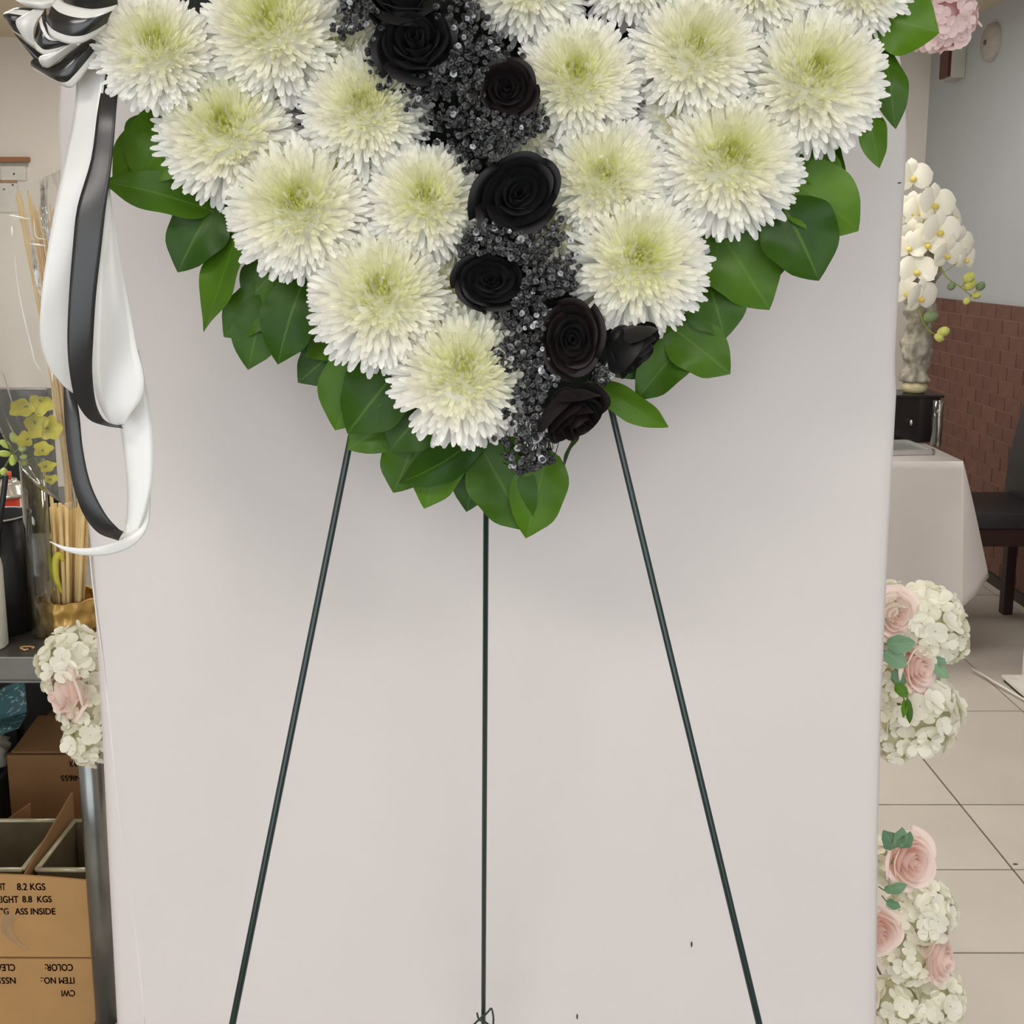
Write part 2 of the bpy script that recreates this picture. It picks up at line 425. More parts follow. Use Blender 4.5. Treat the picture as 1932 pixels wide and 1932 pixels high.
# ------------------------------------------------------------------ chrysanthemums
def petal_geo(L, W, e0, e1, cup, r0, z0, tw=0.0):
    S = (0, .22, .45, .66, .84, .95, 1.0); Wd = (.34, .52, .80, 1.0, 1.0, .78, .34)
    pts = []; r = r0; z = z0; last = 0
    vs = []
    for s, w in zip(S, Wd):
        e = e0 + (e1 - e0) * (s ** 1.8)
        ds = (s - last) * L; last = s
        r += math.cos(e) * ds; z += math.sin(e) * ds
        nr, nz = -math.sin(e), math.cos(e)
        for u in (-1, 0, 1):
            k = cup * W * w * (abs(u) - .35)
            vs.append(Vector((r + nr * k, u * W * w + tw * s * L, z + nz * k)))
    fs = []
    for i in range(len(S) - 1):
        for k in range(2): fs.append((i*3+k, i*3+k+1, (i+1)*3+k+1, (i+1)*3+k))
    return vs, fs
def mixc(a, b, t): return tuple(a[i] + (b[i] - a[i]) * t for i in range(3)) + (1,)
C_CEN = rgb(230, 232, 146); C_IN = rgb(250, 250, 226); C_MID = rgb(253, 252, 244); C_OUT = rgb(253, 252, 250)
OUTER = {}
def outer_variant(k):
    if k not in OUTER:
        r = random.Random(900 + k)
        L = 1.0; W = r.uniform(.046, .062)
        vs, fs = petal_geo(L, W, math.radians(r.uniform(-14, 0)), math.radians(r.uniform(-18, 30)), r.uniform(.35, .7), .1, 0, r.uniform(-.06, .06))
        cols = []
        for i in range(len(vs)):
            s = (i // 3) / 6; cols.append(mixc(C_MID, C_OUT, min(1, .35 + s)))
        me = mesh('petal', vs, fs, True, cols); me.materials.append(M_mum); OUTER[k] = me
    return OUTER[k]
def mum(px, py, rp, cxp, cyp, dd, label, seed, green=0.5, hidden_top=False):
    rnd = random.Random(seed)
    D = hd(py) + dd; R = rp * mpp(px, py, D) * 1.09
    base = P(px, py, D)
    n = Vector(((cxp - px) / rp * 0.9, -1.0, 0.18 - (cyp - py) / rp * 0.9)).normalized()
    Fm = frame(n)
    t = thing('white_chrysanthemum', base, label, 'flower', 'white chrysanthemums of the heart')
    N = 820; mb = MB(); phim = math.radians(96)
    ga = PI * (3 - math.sqrt(5))
    for i in range(N):
        tt = (i + .5) / N
        phi = math.acos(1 - tt ** 1.12 * (1 - math.cos(phim)))
        q = min(1, phi / (PI / 2))
        az = i * ga + rnd.uniform(-.22, .22)
        e = PI / 2 - phi + rnd.uniform(-.09, .09)
        L = R * (.55 + .38 * q ** 1.3) * rnd.uniform(.9, 1.08)
        W = R * (.015 + .026 * min(1, q * 1.2)) * rnd.uniform(.85, 1.15)
        curl = math.radians(rnd.uniform(8, 44)) * (.5 + .5 * min(1, q * 2)) * (1 - .25 * q)
        vs, fs = petal_geo(L, W, e - .30 * q - .05, e + curl, rnd.uniform(.35, .8), R * (.02 + .10 * q), -R * .05 - .03 * R * q, rnd.uniform(-.07, .07))
        ca, sa = math.cos(az), math.sin(az)
        out = [Fm @ Vector((v.x * ca - v.y * sa, v.x * sa + v.y * ca, v.z)) + base for v in vs]
        # petal's own colour by its place in the bloom
        if q < .30: c = mixc(C_CEN, C_IN, min(1, max(0, (q - .05) / .25) * (1.2 - .35 * green)))
        elif q < .70: c = mixc(C_IN, C_MID, (q - .30) / .40)
        else: c = mixc(C_MID, C_OUT, (q - .70) / .30)
        if green < .5 and q < .5: c = mixc(c, C_MID, (.5 - green) * 1.2)
        j = rnd.uniform(.95, 1.04); c = (c[0] * j, c[1] * j, c[2] * j, 1)
        mb.add(out, fs, c)
    mb.build('inner_petals', M_mum, t, kind='stuff')
    cv = []; cf = []; cc = []; nk, nj = 24, 9      # added pale dome filling the petal gaps to brighten the bloom
    for j in range(nj + 1):
        phi = math.radians(98) * j / nj; q = min(1, phi / (PI / 2)); rr = R * (.55 + .38 * q ** 1.3) * (.60 + .08 * q)
        for k in range(nk):
            a = 2 * PI * k / nk; w = 1 + .04 * math.sin(7 * a + j)
            cv.append(Fm @ Vector((math.sin(phi) * rr * w * math.cos(a), math.sin(phi) * rr * w * math.sin(a), math.cos(phi) * rr * .98 - .07 * R)) + base)
            cc.append(mixc(C_IN, C_OUT, q))
    for j in range(nj):
        for k in range(nk): k2 = (k + 1) % nk; cf.append((j*nk+k, (j+1)*nk+k, (j+1)*nk+k2, j*nk+k2))
    cf.append(tuple(nj * nk + k for k in range(nk)))
    cm = MB().add(cv, cf); cm.c = cc; cm.build('fill_core', M_mum, t)
    Nout = 84
    eul = Fm.to_quaternion()
    for i in range(Nout):
        az = i * ga * 1.0 + rnd.uniform(-.12, .12)
        lev = i / Nout
        o = obj('petal', outer_variant(rnd.randrange(9)), None, t)
        tilt = math.radians(-4 - 20 * lev + rnd.uniform(-6, 6))
        q = eul @ Quaternion((0, 0, 1), az) @ Quaternion((0, 1, 0), -tilt)
        o.rotation_mode = 'QUATERNION'; o.rotation_quaternion = q
        sc = R * rnd.uniform(.88, 1.06) * (1.0 - .04 * lev); o.scale = (sc, sc, sc)
        o.location = Fm @ Vector((0, 0, -R * (.08 + .14 * lev)))
    return t
MUMS = [
 (296, 92, 104, 332, 78, -.036, 'white chrysanthemum touching the striped bow', .7),
 (515, 52, 128, 520, 48, -.015, 'large white chrysanthemum at top left, between bow-side bloom and dark filler', .7),
 (430, 245, 126, 446, 240, -.004, 'white chrysanthemum just above the long leaf pointing at the black ribbon', .55),
 (565, 390, 128, 580, 385, -.018, 'white chrysanthemum with yellow-green heart, fourth along the left edge below bow', .95),
 (688, 205, 112, 702, 208, -.012, 'white chrysanthemum left of the second black rose, below the topmost one', .35),
 (803, 378, 106, 812, 376, -.015, 'small white chrysanthemum left of the largest black rose', .65),
 (722, 555, 130, 740, 535, -.020, 'white chrysanthemum left of the lone black rose halfway down the heart', .45),
 (872, 702, 126, 884, 672, -.024, 'lowest white chrysanthemum nearest the tip of the heart', .4),
 (995, -45, 108, 990, -40, -.006, 'white chrysanthemum cut by top edge, right of the topmost black rose', .8),
 (1090, 148, 112, 1084, 150, -.010, 'white chrysanthemum right of the small maroon-black rose', .75),
 (1312, 98, 116, 1303, 100, -.014, 'white chrysanthemum with slit centre in top middle of the right lobe', .3),
 (1535, 148, 128, 1522, 140, -.012, 'white chrysanthemum at the far right beside hanging leaves', .55),
 (1140, 335, 116, 1136, 337, -.008, 'pale white chrysanthemum right of the largest black rose', .35),
 (1375, 302, 128, 1364, 294, -.014, 'white chrysanthemum above the broad green leaves on right', .9),
 (1205, 492, 126, 1206, 488, -.024, 'white chrysanthemum with greenest heart, lowest of the right lobe', 1.0),
 (1200, -75, 105, 1200, -70, -.004, 'white chrysanthemum mostly above the frame, middle top of right lobe', .5),
 (1440, -52, 108, 1440, -45, -.004, 'white chrysanthemum cut by the top edge between two right hand blooms', .6),
 (1625, -40, 95, 1610, -40, .004, 'white chrysanthemum cut by top edge next to the big right leaf', .5),
 (640, 110, 92, 650, 110, .012, 'half hidden white chrysanthemum set behind dark filler at upper left', .3),
 (995, 232, 80, 990, 230, .014, 'half hidden white chrysanthemum below the small maroon-black rose', .3),
 (1050, 420, 82, 1050, 420, .012, 'half hidden white chrysanthemum under the right side pale bloom', .3),
 (840, 545, 88, 840, 540, .012, 'half hidden white chrysanthemum behind the lone mid-heart black rose', .3),
 (640, 320, 90, 640, 320, .012, 'half hidden white chrysanthemum tucked in middle of the left lobe', .3),
 (1290, 215, 80, 1290, 215, .014, 'half hidden white chrysanthemum in the gap of the right lobe', .3),
 (395, 130, 85, 395, 130, .014, 'half hidden white chrysanthemum behind the two top left blooms', .3),
]
for i, (x, y, r, cx_, cy_, dd, lab, gr) in enumerate(MUMS):
    mum(x, y, r, cx_, cy_, dd, lab, 100 + i, gr)

# ------------------------------------------------------------------ roses
def rose(name, px, py, rp, D, n, label, cat, m, seed, group, squash=(1, 1), roll=0.0, opened=1.0, rings=None, calyx=None):
    rnd = random.Random(seed)
    R = rp * mpp(px, py, D); base = P(px, py, D)
    Fm = frame(n) @ Matrix.Rotation(roll, 3, 'Z')
    t = thing(name, base, label, cat, group)
    rings = rings or [(.12, 2, .30, 1.7, .00), (.24, 3, .26, 1.25, .02), (.40, 3, .22, 1.25, .05), (.58, 4, .14, 1.0, .09), (.78, 5, .04, .85, .15), (.97, 5, -.10, .80, .24)]
    zb = -1.0
    a0 = rnd.uniform(0, 6)
    for ri, (rho, cnt, zt, wd, lip) in enumerate(rings):
        for k in range(cnt):
            a = a0 + ri * 1.1 + 2 * PI * k / cnt + rnd.uniform(-.12, .12)
            rr = rho * rnd.uniform(.94, 1.06); zz = zt + rnd.uniform(-.05, .04); lp = lip * opened * rnd.uniform(.8, 1.25)
            NU, NV = 10, 9; vs = []
            ph = rnd.uniform(0, 6)
            for j in range(NV + 1):
                v = j / NV
                for i in range(NU + 1):
                    u = -1 + 2 * i / NU
                    an = a + u * wd * (.35 + .65 * min(1, v * 1.6))
                    r_ = rr * (.22 + .78 * math.sin(min(1, v * 1.05) * PI / 2)) * (1 + .09 * u)
                    tz = zz - .22 * abs(u) ** 3 * (.6 + rho) + .03 * math.sin(3 * u + ph)
                    z = zb + (tz - zb) * v
                    if v > .72:
                        q = (v - .72) / .28; r_ += lp * q * q * (1 - .3 * abs(u)); z -= lp * .55 * q ** 3
                    vs.append(Fm @ Vector((R * r_ * math.cos(an) * squash[0], R * r_ * math.sin(an) * squash[1], R * z)) + base)
            fs = [(j*(NU+1)+i, j*(NU+1)+i+1, (j+1)*(NU+1)+i+1, (j+1)*(NU+1)+i) for j in range(NV) for i in range(NU)]
            o = MB().add(vs, fs).build('petal', m, t)
    # base of the bloom and stem going back into the foam
    bb = MB().ellipsoid(base + Fm @ Vector((0, 0, -R * .82)), (R * .42, R * .42, R * .32), Fm @ Vector((0, 0, 1)), 12, 8)
    bb.build('receptacle', calyx or m, t)
    return t, Fm, R, base
G = 'black roses of the heart'
rose('black_rose', 782, 72, 72, 1.085, (-.05, -1, .28), 'large black rose near the top of the dark band', 'flower', M_rose, 11, G, (1.0, .92))
rose('black_rose', 760, -38, 72, 1.10, (-.1, -1, .6), 'topmost black rose cut by the upper edge', 'flower', M_rose, 12, G)
rose('black_rose', 956, 166, 53, 1.085, (.05, -1, .10), 'small maroon-tinged black rose beside the white bloom', 'flower', M_rose2, 13, G)
rose('black_rose', 980, 364, 80, 1.080, (.12, -1, .12), 'largest black rose, oval, in the middle of the dark band', 'flower', M_rose, 14, G, (.80, 1.0), roll=-0.9)
rose('black_rose', 926, 528, 66, 1.080, (-.08, -1, .12), 'lone black rose left of the dark filler halfway down', 'flower', M_rose, 15, G, (1.0, .78))
rose('black_rose', 1080, 640, 60, 1.070, (.02, -1, -.02), 'maroon-tinged black rose above the drooping lowest one', 'flower', M_rose2, 16, G, (.88, 1.14))
rose('black_rose', 1208, 668, 62, 1.085, (.75, -.30, -.62), 'rightmost black rose, turned down, its smooth side showing', 'flower', M_rose, 17, G, (1, 1), opened=.35,
     rings=[(.2, 3, .2, 1.25, 0), (.45, 3, .2, 1.25, 0), (.75, 4, .12, 1.05, .03), (.92, 4, .05, 1.15, .05)])
rose('black_rose', 1090, 796, 66, 1.070, (.45, -.55, -.72), 'lowest black rose, drooping at the tip of the heart', 'flower', M_rose2, 18, G, (.95, 1.1), opened=.6,
     rings=[(.15, 2, .3, 1.6, 0), (.3, 3, .26, 1.25, .02), (.55, 4, .18, 1.0, .04), (.8, 4, .1, 1.05, .08), (.95, 5, 0, .95, .12)])
def curled(px, py, D, w, h_, seed, parent_label):
    pass

# ------------------------------------------------------------------ dyed baby's breath
def blossom(mb, c, r, n, rnd, col):
    Fm = frame(n); vs = []; fs = []; K = 9; k5 = rnd.uniform(0, 6)
    rings = ((.0, -.85), (.5, -.45), (.92, .0), (.92, .38), (.58, .66), (.22, .56), (.0, .5))
    for j, (rad, z) in enumerate(rings):
        for i in range(K):
            a = 2 * PI * i / K + .35 * j
            q = 1 + rnd.uniform(-.16, .16) * (1 if j > 1 else .3)
            vs.append(c + Fm @ Vector((rad * q * r * math.cos(a), rad * q * r * math.sin(a), (z + rnd.uniform(-.14, .14)) * r)))
            w = (.8, .8, .8, 1.5, 1.2, .6, .5)[j] * rnd.uniform(.6, 1.4)
            mb.c.append((col[0] * w, col[1] * w, col[2] * w, 1))
    for j in range(len(rings) - 1):
        for i in range(K): i2 = (i + 1) % K; fs.append((j*K+i, j*K+i2, (j+1)*K+i2, (j+1)*K+i))
    mb.add(vs, fs)
ROSE_DISCS = [(785, 75, 74, 66), (760, -30, 70, 66), (956, 166, 50, 50), (982, 364, 76, 74), (924, 528, 64, 52), (1080, 640, 54, 66), (1078, 772, 56, 62), (1190, 655, 52, 52)]
def gyp(label, path, count, seed, sparse=0.0):
    rnd = random.Random(seed)
    c0 = P(path[0][0], path[0][1], 1.15)
    t = thing('babys_breath_spray', P(path[len(path)//2][0], path[len(path)//2][1], 1.16), label, 'flower spray', 'dyed black babys breath')
    mb = MB(); st = MB()
    segs = len(path) - 1
    for i in range(count):
        u = rnd.random() * segs; k = min(int(u), segs - 1); f = u - k
        x = path[k][0] + (path[k+1][0] - path[k][0]) * f; y = path[k][1] + (path[k+1][1] - path[k][1]) * f
        w = path[k][2] + (path[k+1][2] - path[k][2]) * f
        dx, dy = path[k+1][0] - path[k][0], path[k+1][1] - path[k][1]; dl = math.hypot(dx, dy)
        s = max(-1.15, min(1.15, rnd.gauss(0, .55))) if rnd.random() < .4 else rnd.uniform(-1, 1)
        x += -dy / dl * w * s; y += dx / dl * w * s
        if any(((x - a) / ra) ** 2 + ((y - b) / rb) ** 2 < (1.0 if rnd.random() < .93 else .75) for (a, b, ra, rb) in ROSE_DISCS): continue
        dome = (1 - min(1, s * s)) * .030
        D = hd(y) - .022 - dome * .8 - rnd.uniform(0, .022)
        c = P(x, y, D); r = rnd.uniform(4.4, 7.9) * mpp(x, y, D)
        n = Vector((rnd.uniform(-.8, .8), -1, rnd.uniform(-.5, .9)))
        v = rnd.random()
        if v < .62: g_ = rnd.uniform(.009, .028)
        elif v < .93: g_ = rnd.uniform(.03, .095)
        else: g_ = rnd.uniform(.20, .42)
        blossom(mb, c, r, n, rnd, (g_ * .98, g_, g_ * 1.05, 1))
        if rnd.random() < (.35 + sparse):
            q = P(x + rnd.uniform(-18, 18), y - rnd.uniform(4, 40), hd(y) + .01)
            st.tube([c, (c + q) / 2 + Vector((rnd.uniform(-.003, .003), 0, rnd.uniform(-.003, .003))), q], .0005, 4, False)
    mb.build('blossoms', M_gyp, t, kind='stuff', smooth=False)
    st.build('stalks', M_blackstem, t, kind='stuff')
gyp('black babys breath around the top black roses', [(700, -50, 75), (740, 20, 110), (800, 60, 118), (860, 110, 90)], 900, 21)
gyp('black babys breath between the two upper black roses', [(850, 100, 90), (880, 165, 108), (930, 235, 84), (960, 285, 78)], 760, 22)
gyp('black babys breath between the largest rose and lone mid-heart rose', [(925, 410, 70), (955, 455, 98), (990, 510, 90), (1010, 570, 84)], 800, 23)
gyp('black babys breath left of the two lowest maroon roses', [(1010, 570, 80), (985, 630, 66), (1000, 700, 52), (1040, 740, 46)], 460, 24)
gyp('straggling black babys breath tip hanging over the bottom leaves', [(1005, 740, 45), (985, 810, 48), (1000, 860, 45), (1010, 885, 30)], 190, 25, .5)
gyp('short black babys breath tuck right of lowest rose', [(1120, 690, 18), (1145, 720, 16)], 36, 26, .3)

# ------------------------------------------------------------------ leaves
def leaf_mesh(p0, p1, wid, bulge, fold, roll, seed, tipcurl=0.0, twist=0.0):
    rnd = random.Random(seed)
    a = p1 - p0; L = a.length; ax = a.normalized()
    n = Vector((0, -1, 0.15)); n = (n - ax * n.dot(ax)).normalized()
    n = Quaternion(ax, roll) @ n; side = ax.cross(n)
    NS, NU = 16, 8; vs = []; uv = []
    ph = rnd.uniform(0, 6)
    for j in range(NS + 1):
        s = j / NS
        w = wid / 2 * (s ** .55 * (1 - s) ** .72) / .412
        if s > .78: w *= 1 - .42 * ((s - .78) / .22) ** 1.2
        nn = Quaternion(ax, twist * s) @ n; sd = ax.cross(nn)
        c = p0 + a * s + nn * (bulge * L * math.sin(PI * s) + tipcurl * L * s ** 4)
        for i in range(NU + 1):
            u = -1 + 2 * i / NU
            ww = w * (1 + .045 * math.sin(s * 13 + ph + 1.5 * u))
            off = fold * ww * abs(u) ** 1.2 - .22 * fold * ww * u * u + .13 * ww * math.sin(s * 9 + ph + 2 * u) * abs(u)
            vs.append(c + sd * u * ww + nn * off); uv.append((.5 + u * .5, s))
    fs = [(j*(NU+1)+i, j*(NU+1)+i+1, (j+1)*(NU+1)+i+1, (j+1)*(NU+1)+i) for j in range(NS) for i in range(NU)]
    return vs, fs, uv
def sprig(label, leaves, seed, m=None, D0=1.175, name='leaf_sprig', stem_to=None):
    x = sum(l[0] for l in leaves) / len(leaves); y = sum(l[1] for l in leaves) / len(leaves)
    t = thing(name, P(x, y, D0 + .01), label, 'leaves', 'green leaf sprigs round the heart' if m is None else None)
    st = MB()
    for i, l in enumerate(leaves):
        bx, by, tx, ty, w = l[:5]; opt = l[5] if len(l) > 5 else {}
        d = D0 + opt.get('d', 0) ; dt = opt.get('dt', -.012)
        p0 = P(bx, by, d); p1 = P(tx, ty, d + dt)
        wid = w * mpp(bx, by, d)
        vs, fs, uv = leaf_mesh(p0, p1, wid, opt.get('b', .06), opt.get('f', .22), opt.get('r', 0), seed * 50 + i, opt.get('c', 0), opt.get('tw', 0))
        MB().add(vs, fs, None, uv).build('leaf', m or M_leaf, t)
        st.tube([p0 + (p1 - p0) * .04, p0, p0 + (p0 - p1) * .12 + Vector((0, .012, 0))], .0011, 5)
    so = st.build('stem', M_stem, t, kind='stuff')
    return t
sprig('leaf sprig beside the upper black ribbon, below the bow-side bloom', [
    (345, 205, 212, 335, 95, dict(r=-.5, d=.008)), (345, 215, 262, 352, 135, dict(r=.1))], 1)
sprig('leaf sprig whose long leaf points left at the black ribbon', [
    (400, 398, 190, 342, 78, dict(b=.08, r=.25, dt=-.03)), (415, 370, 335, 514, 112, dict(d=.006)), (452, 432, 393, 630, 92, dict(tw=.5, c=.05, r=.3, b=.03))], 2)
sprig('leaf sprig hanging below the fourth left bloom, three leaves overlapping', [
    (540, 490, 462, 575, 95, dict(d=.012)), (520, 545, 422, 636, 90, dict(d=.008)), (505, 555, 468, 698, 92, dict(d=.002)),
    (578, 515, 524, 688, 106, dict(d=-.006, b=.1))], 3)
sprig('dark leaf sprig above the left easel leg', [
    (655, 640, 545, 628, 92, dict(d=.014)), (650, 650, 562, 722, 84, dict(d=.012)), (705, 650, 632, 812, 130, dict(d=.004)),
    (770, 675, 655, 818, 132, dict(d=-.004, b=.09)), (775, 770, 655, 848, 90, dict(d=.01))], 4)
sprig('leaf sprig under the lowest white bloom', [
    (830, 740, 735, 850, 120, dict(d=-.002)), (800, 800, 742, 930, 105, dict(d=.008)), (855, 800, 800, 960, 100, dict(d=.006)),
    (912, 815, 752, 912, 78, dict(d=-.008, b=.12, r=-.4))], 5)
sprig('leaf sprig forming the bottom point of the heart', [
    (905, 840, 880, 966, 76, dict(d=.006)), (905, 838, 996, 1002, 120, dict(d=-.004)), (1035, 845, 992, 1016, 104, dict(d=-.006)),
    (1092, 820, 1062, 898, 30, dict(r=1.0, tw=.8)), (985, 830, 930, 900, 70, dict(d=.01))], 6)
sprig('leaf sprig right of the drooping lowest black rose', [
    (1120, 722, 1262, 808, 56, dict(b=.08, c=-.06, d=-.01, r=.2)), (1250, 640, 1160, 712, 70, dict(d=.01)), (1302, 630, 1200, 757, 86, dict(d=.0, tw=.3))], 7)
sprig('leaf sprig below the greenest hearted right bloom', [
    (1258, 610, 1378, 706, 104, dict(d=.0)), (1325, 500, 1368, 640, 128, dict(d=.004)), (1300, 455, 1345, 610, 80, dict(d=.012))], 8)
sprig('broad leaf sprig under the right bloom above it', [
    (1335, 405, 1452, 585, 150, dict(d=.002, b=.04)), (1470, 375, 1545, 530, 146, dict(d=-.014)), (1475, 330, 1620, 436, 136, dict(d=.004, b=.09)),
    (1500, 290, 1590, 350, 78, dict(d=.012)), (1575, 268, 1590, 372, 34, dict(r=.8, d=.016)), (1450, 400, 1440, 545, 90, dict(d=.012))], 9)
sprig('thin curled leaf sprig hanging at far right of heart', [
    (1628, 195, 1662, 318, 52, dict(tw=1.1, r=-.4, c=.06)), (1660, 85, 1690, 244, 66, dict(tw=.9, r=-.6))], 10)
sprig('big round leaf sprig at the top right beside pink blossoms', [
    (1640, 30, 1772, 62, 128, dict(d=.004, b=.05)), (1660, -40, 1742, 10, 90, dict(d=.012))], 11)
# short curly bit of greenery
MB().tube(cat_spline([P(722, 800, 1.160), P(735, 790, 1.158), P(726, 782, 1.158), P(742, 778, 1.157), P(748, 768, 1.158)], 20), .0012, 5).build(
    'fern_tendril', mat('tendril', rgb(120, 150, 120), .5), None, origin=P(735, 785, 1.16), label='tiny pale curled tendril lying on dark left leaf', cat='tendril')

# ------------------------------------------------------------------ ribbon bow and tails
def strip(mb, A, B, n=40, m=8, bow=0.0):
    """A, B: edge polylines as lists of (px, py, D). bow: bulge of cross-section towards the viewer"""
    a = cat_spline([P(*p) for p in A], n); b = cat_spline([P(*p) for p in B], n)
    vs = []; uv = []
    for i in range(n + 1):
        for k in range(m + 1):
            u = k / m; p = a[i].lerp(b[i], u); p = p + Vector((0, -bow * math.sin(PI * u), 0)); vs.append(p); uv.append((u, i / n))
    fs = [(i*(m+1)+k, (i+1)*(m+1)+k, (i+1)*(m+1)+k+1, i*(m+1)+k+1) for i in range(n) for k in range(m)]
    mb.add(vs, fs, None, uv); return mb
def solid(o, th=.0004):
    md = o.modifiers.new('thickness', 'SOLIDIFY'); md.thickness = th; md.offset = 0; return o
bow_t = thing('ribbon_bow', P(190, 60, 1.14), 'black and white satin ribbon bow with long trailing loops', 'bow')
def tail(rows_, m, bow=0.0, n=44):
    A = [(r[0], r[1], r[4] if len(r) > 4 else 1.1) for r in rows_]; B = [(r[2], r[3], r[5] if len(r) > 5 else (r[4] if len(r) > 4 else 1.1)) for r in rows_]
    solid(strip(MB(), A, B, n, 6, bow).build('ribbon_tail', m, bow_t))
# white tail on the left
tail([(146, 130, 200, 130, 1.135, 1.125), (140, 210, 190, 212, 1.125, 1.115), (122, 300, 178, 300, 1.115, 1.11), (104, 390, 158, 390, 1.105, 1.11),
      (90, 470, 148, 470, 1.10, 1.11), (78, 560, 140, 560, 1.10, 1.115), (76, 640, 138, 640, 1.11, 1.12), (92, 692, 140, 700, 1.12, 1.13), (118, 726, 142, 745, 1.13, 1.14)], M_satin_w, .0012)
# black front tail curling under at its foot
tail([(197, 140, 226, 140, 1.135), (184, 210, 219, 215, 1.108), (172, 300, 212, 300, 1.10), (146, 390, 200, 390, 1.085, 1.09), (137, 470, 191, 470, 1.08, 1.085),
      (130, 560, 181, 560, 1.078, 1.085), (127, 640, 176, 640, 1.08, 1.088), (131, 700, 174, 700, 1.085, 1.095), (142, 752, 180, 756, 1.095, 1.105),
      (166, 790, 192, 786, 1.105, 1.118), (198, 803, 208, 799, 1.118, 1.128), (232, 808, 230, 803, 1.13, 1.14)], M_satin_k, .0008)
# white return of that loop
tail([(203, 350, 206, 350, 1.15), (197, 420, 217, 420, 1.145), (187, 500, 229, 500, 1.14), (181, 580, 244, 580, 1.135), (175, 650, 258, 655, 1.13),
      (174, 710, 271, 708, 1.128), (184, 755, 268, 748, 1.128), (200, 788, 248, 778, 1.13), (216, 806, 234, 802, 1.135)], M_satin_w, -.003)
# lower black loop
tail([(120, 716, 142, 740, 1.14), (121, 780, 150, 784, 1.13), (127, 850, 157, 850, 1.125), (137, 910, 172, 915, 1.12), (155, 965, 198, 968, 1.12), (184, 1004, 222, 996, 1.125), (224, 1020, 233, 1003, 1.135)], M_satin_k, .002)
# its white return
tail([(225, 1020, 232, 1004, 1.135), (262, 1000, 238, 985, 1.145), (284, 930, 240, 935, 1.15), (290, 870, 236, 880, 1.155), (287, 800, 228, 815, 1.16), (278, 740, 218, 760, 1.165), (262, 660, 208, 690, 1.17)], M_satin_w, .002)
# thin loose end sweeping left
tail([(94, 1021, 95, 1023, 1.10), (125, 1031, 124, 1040, 1.105), (165, 1034, 163, 1048, 1.11), (205, 1026, 208, 1046, 1.12), (240, 1012, 250, 1030, 1.135), (262, 988, 277, 998, 1.148), (276, 950, 284, 955, 1.158), (280, 915, 283, 915, 1.165)], M_satin_w, .001)
def Z(x, y): return (x / 8.78, y / 8.78)
def loop(E0, E1, D, bulge, m, n=36, cross=.004, d1=0.0):
    k0 = len(E0); k1 = len(E1)
    A = [(*Z(*p), D - bulge * math.sin(PI * (i + .5) / k0)) for i, p in enumerate(E0)]
    B = [(*Z(*p), D + d1 - bulge * math.sin(PI * (i + .5) / k1)) for i, p in enumerate(E1)]
    solid(strip(MB(), A, B, n, 14, cross).build('ribbon_loop', m, bow_t))
S_A = band_mat('stripe_wkw', [(0, 1), (.30, 0), (.80, 1)])
S_B = band_mat('stripe_kwkw', [(0, 0), (.22, 1), (.36, 0), (.82, 1)])
S_D = band_mat('stripe_kwk', [(0, 0), (.12, 1), (.34, 0), (.93, 1)])
S_G = band_mat('stripe_kw', [(0, 0), (.79, 1)])
S_T = band_mat('stripe_top', [(0, 0), (.06, 1)])
S_K = band_mat('stripe_top_black', [(0, 1), (.05, 0), (.93, 1)])
loop([(200, -30), (550, -10), (950, -20)], [(470, 125), (700, 150), (900, 110)], 1.125, .01, S_T)
loop([(150, 180), (260, 135), (450, 130), (760, 165)], [(150, 420), (210, 510), (310, 590), (440, 660)], 1.115, .012, S_D, cross=.012)
loop([(260, 545), (370, 650), (560, 790), (760, 880)], [(270, 575), (380, 745), (560, 985), (690, 1190)], 1.125, .006, S_K)
loop([(400, 250), (560, 165), (760, 170)], [(345, 560), (440, 690), (590, 800)], 1.10, .012, M_satin_w, cross=.014)
loop([(590, 960), (690, 1050), (900, 1060), (1120, 890), (1360, 710), (1620, 575)], [(550, 1150), (990, 1400), (1180, 1450), (1300, 1350), (1450, 1150), (1640, 860)], 1.118, .018, S_G, cross=.008)
loop([(745, 905), (1000, 840), (1300, 715)], [(710, 1110), (860, 1095), (1300, 760)], 1.098, .008, M_satin_w, cross=.012)
loop([(760, 130), (790, 330), (900, 560), (1200, 690)], [(560, 770), (640, 860), (800, 892), (1260, 725)], 1.098, .016, S_B, cross=.006)
loop([(955, -40), (1080, 50), (1270, 110), (1520, 150), (1760, 125), (1960, 70)], [(745, 470), (870, 620), (1120, 722), (1340, 715), (1540, 620), (1760, 470)], 1.09, .020, S_A, cross=.006)
loop([(1080, -200), (1350, -200), (1700, -190), (2050, -160)], [(1060, 40), (1270, 115), (1520, 155), (1960, 90)], 1.10, .018, M_satin_k, cross=.008)
MB().ellipsoid(P(205, 55, 1.13), (.02, .016, .02), None, 12, 8).build('knot', M_satin_k, bow_t)

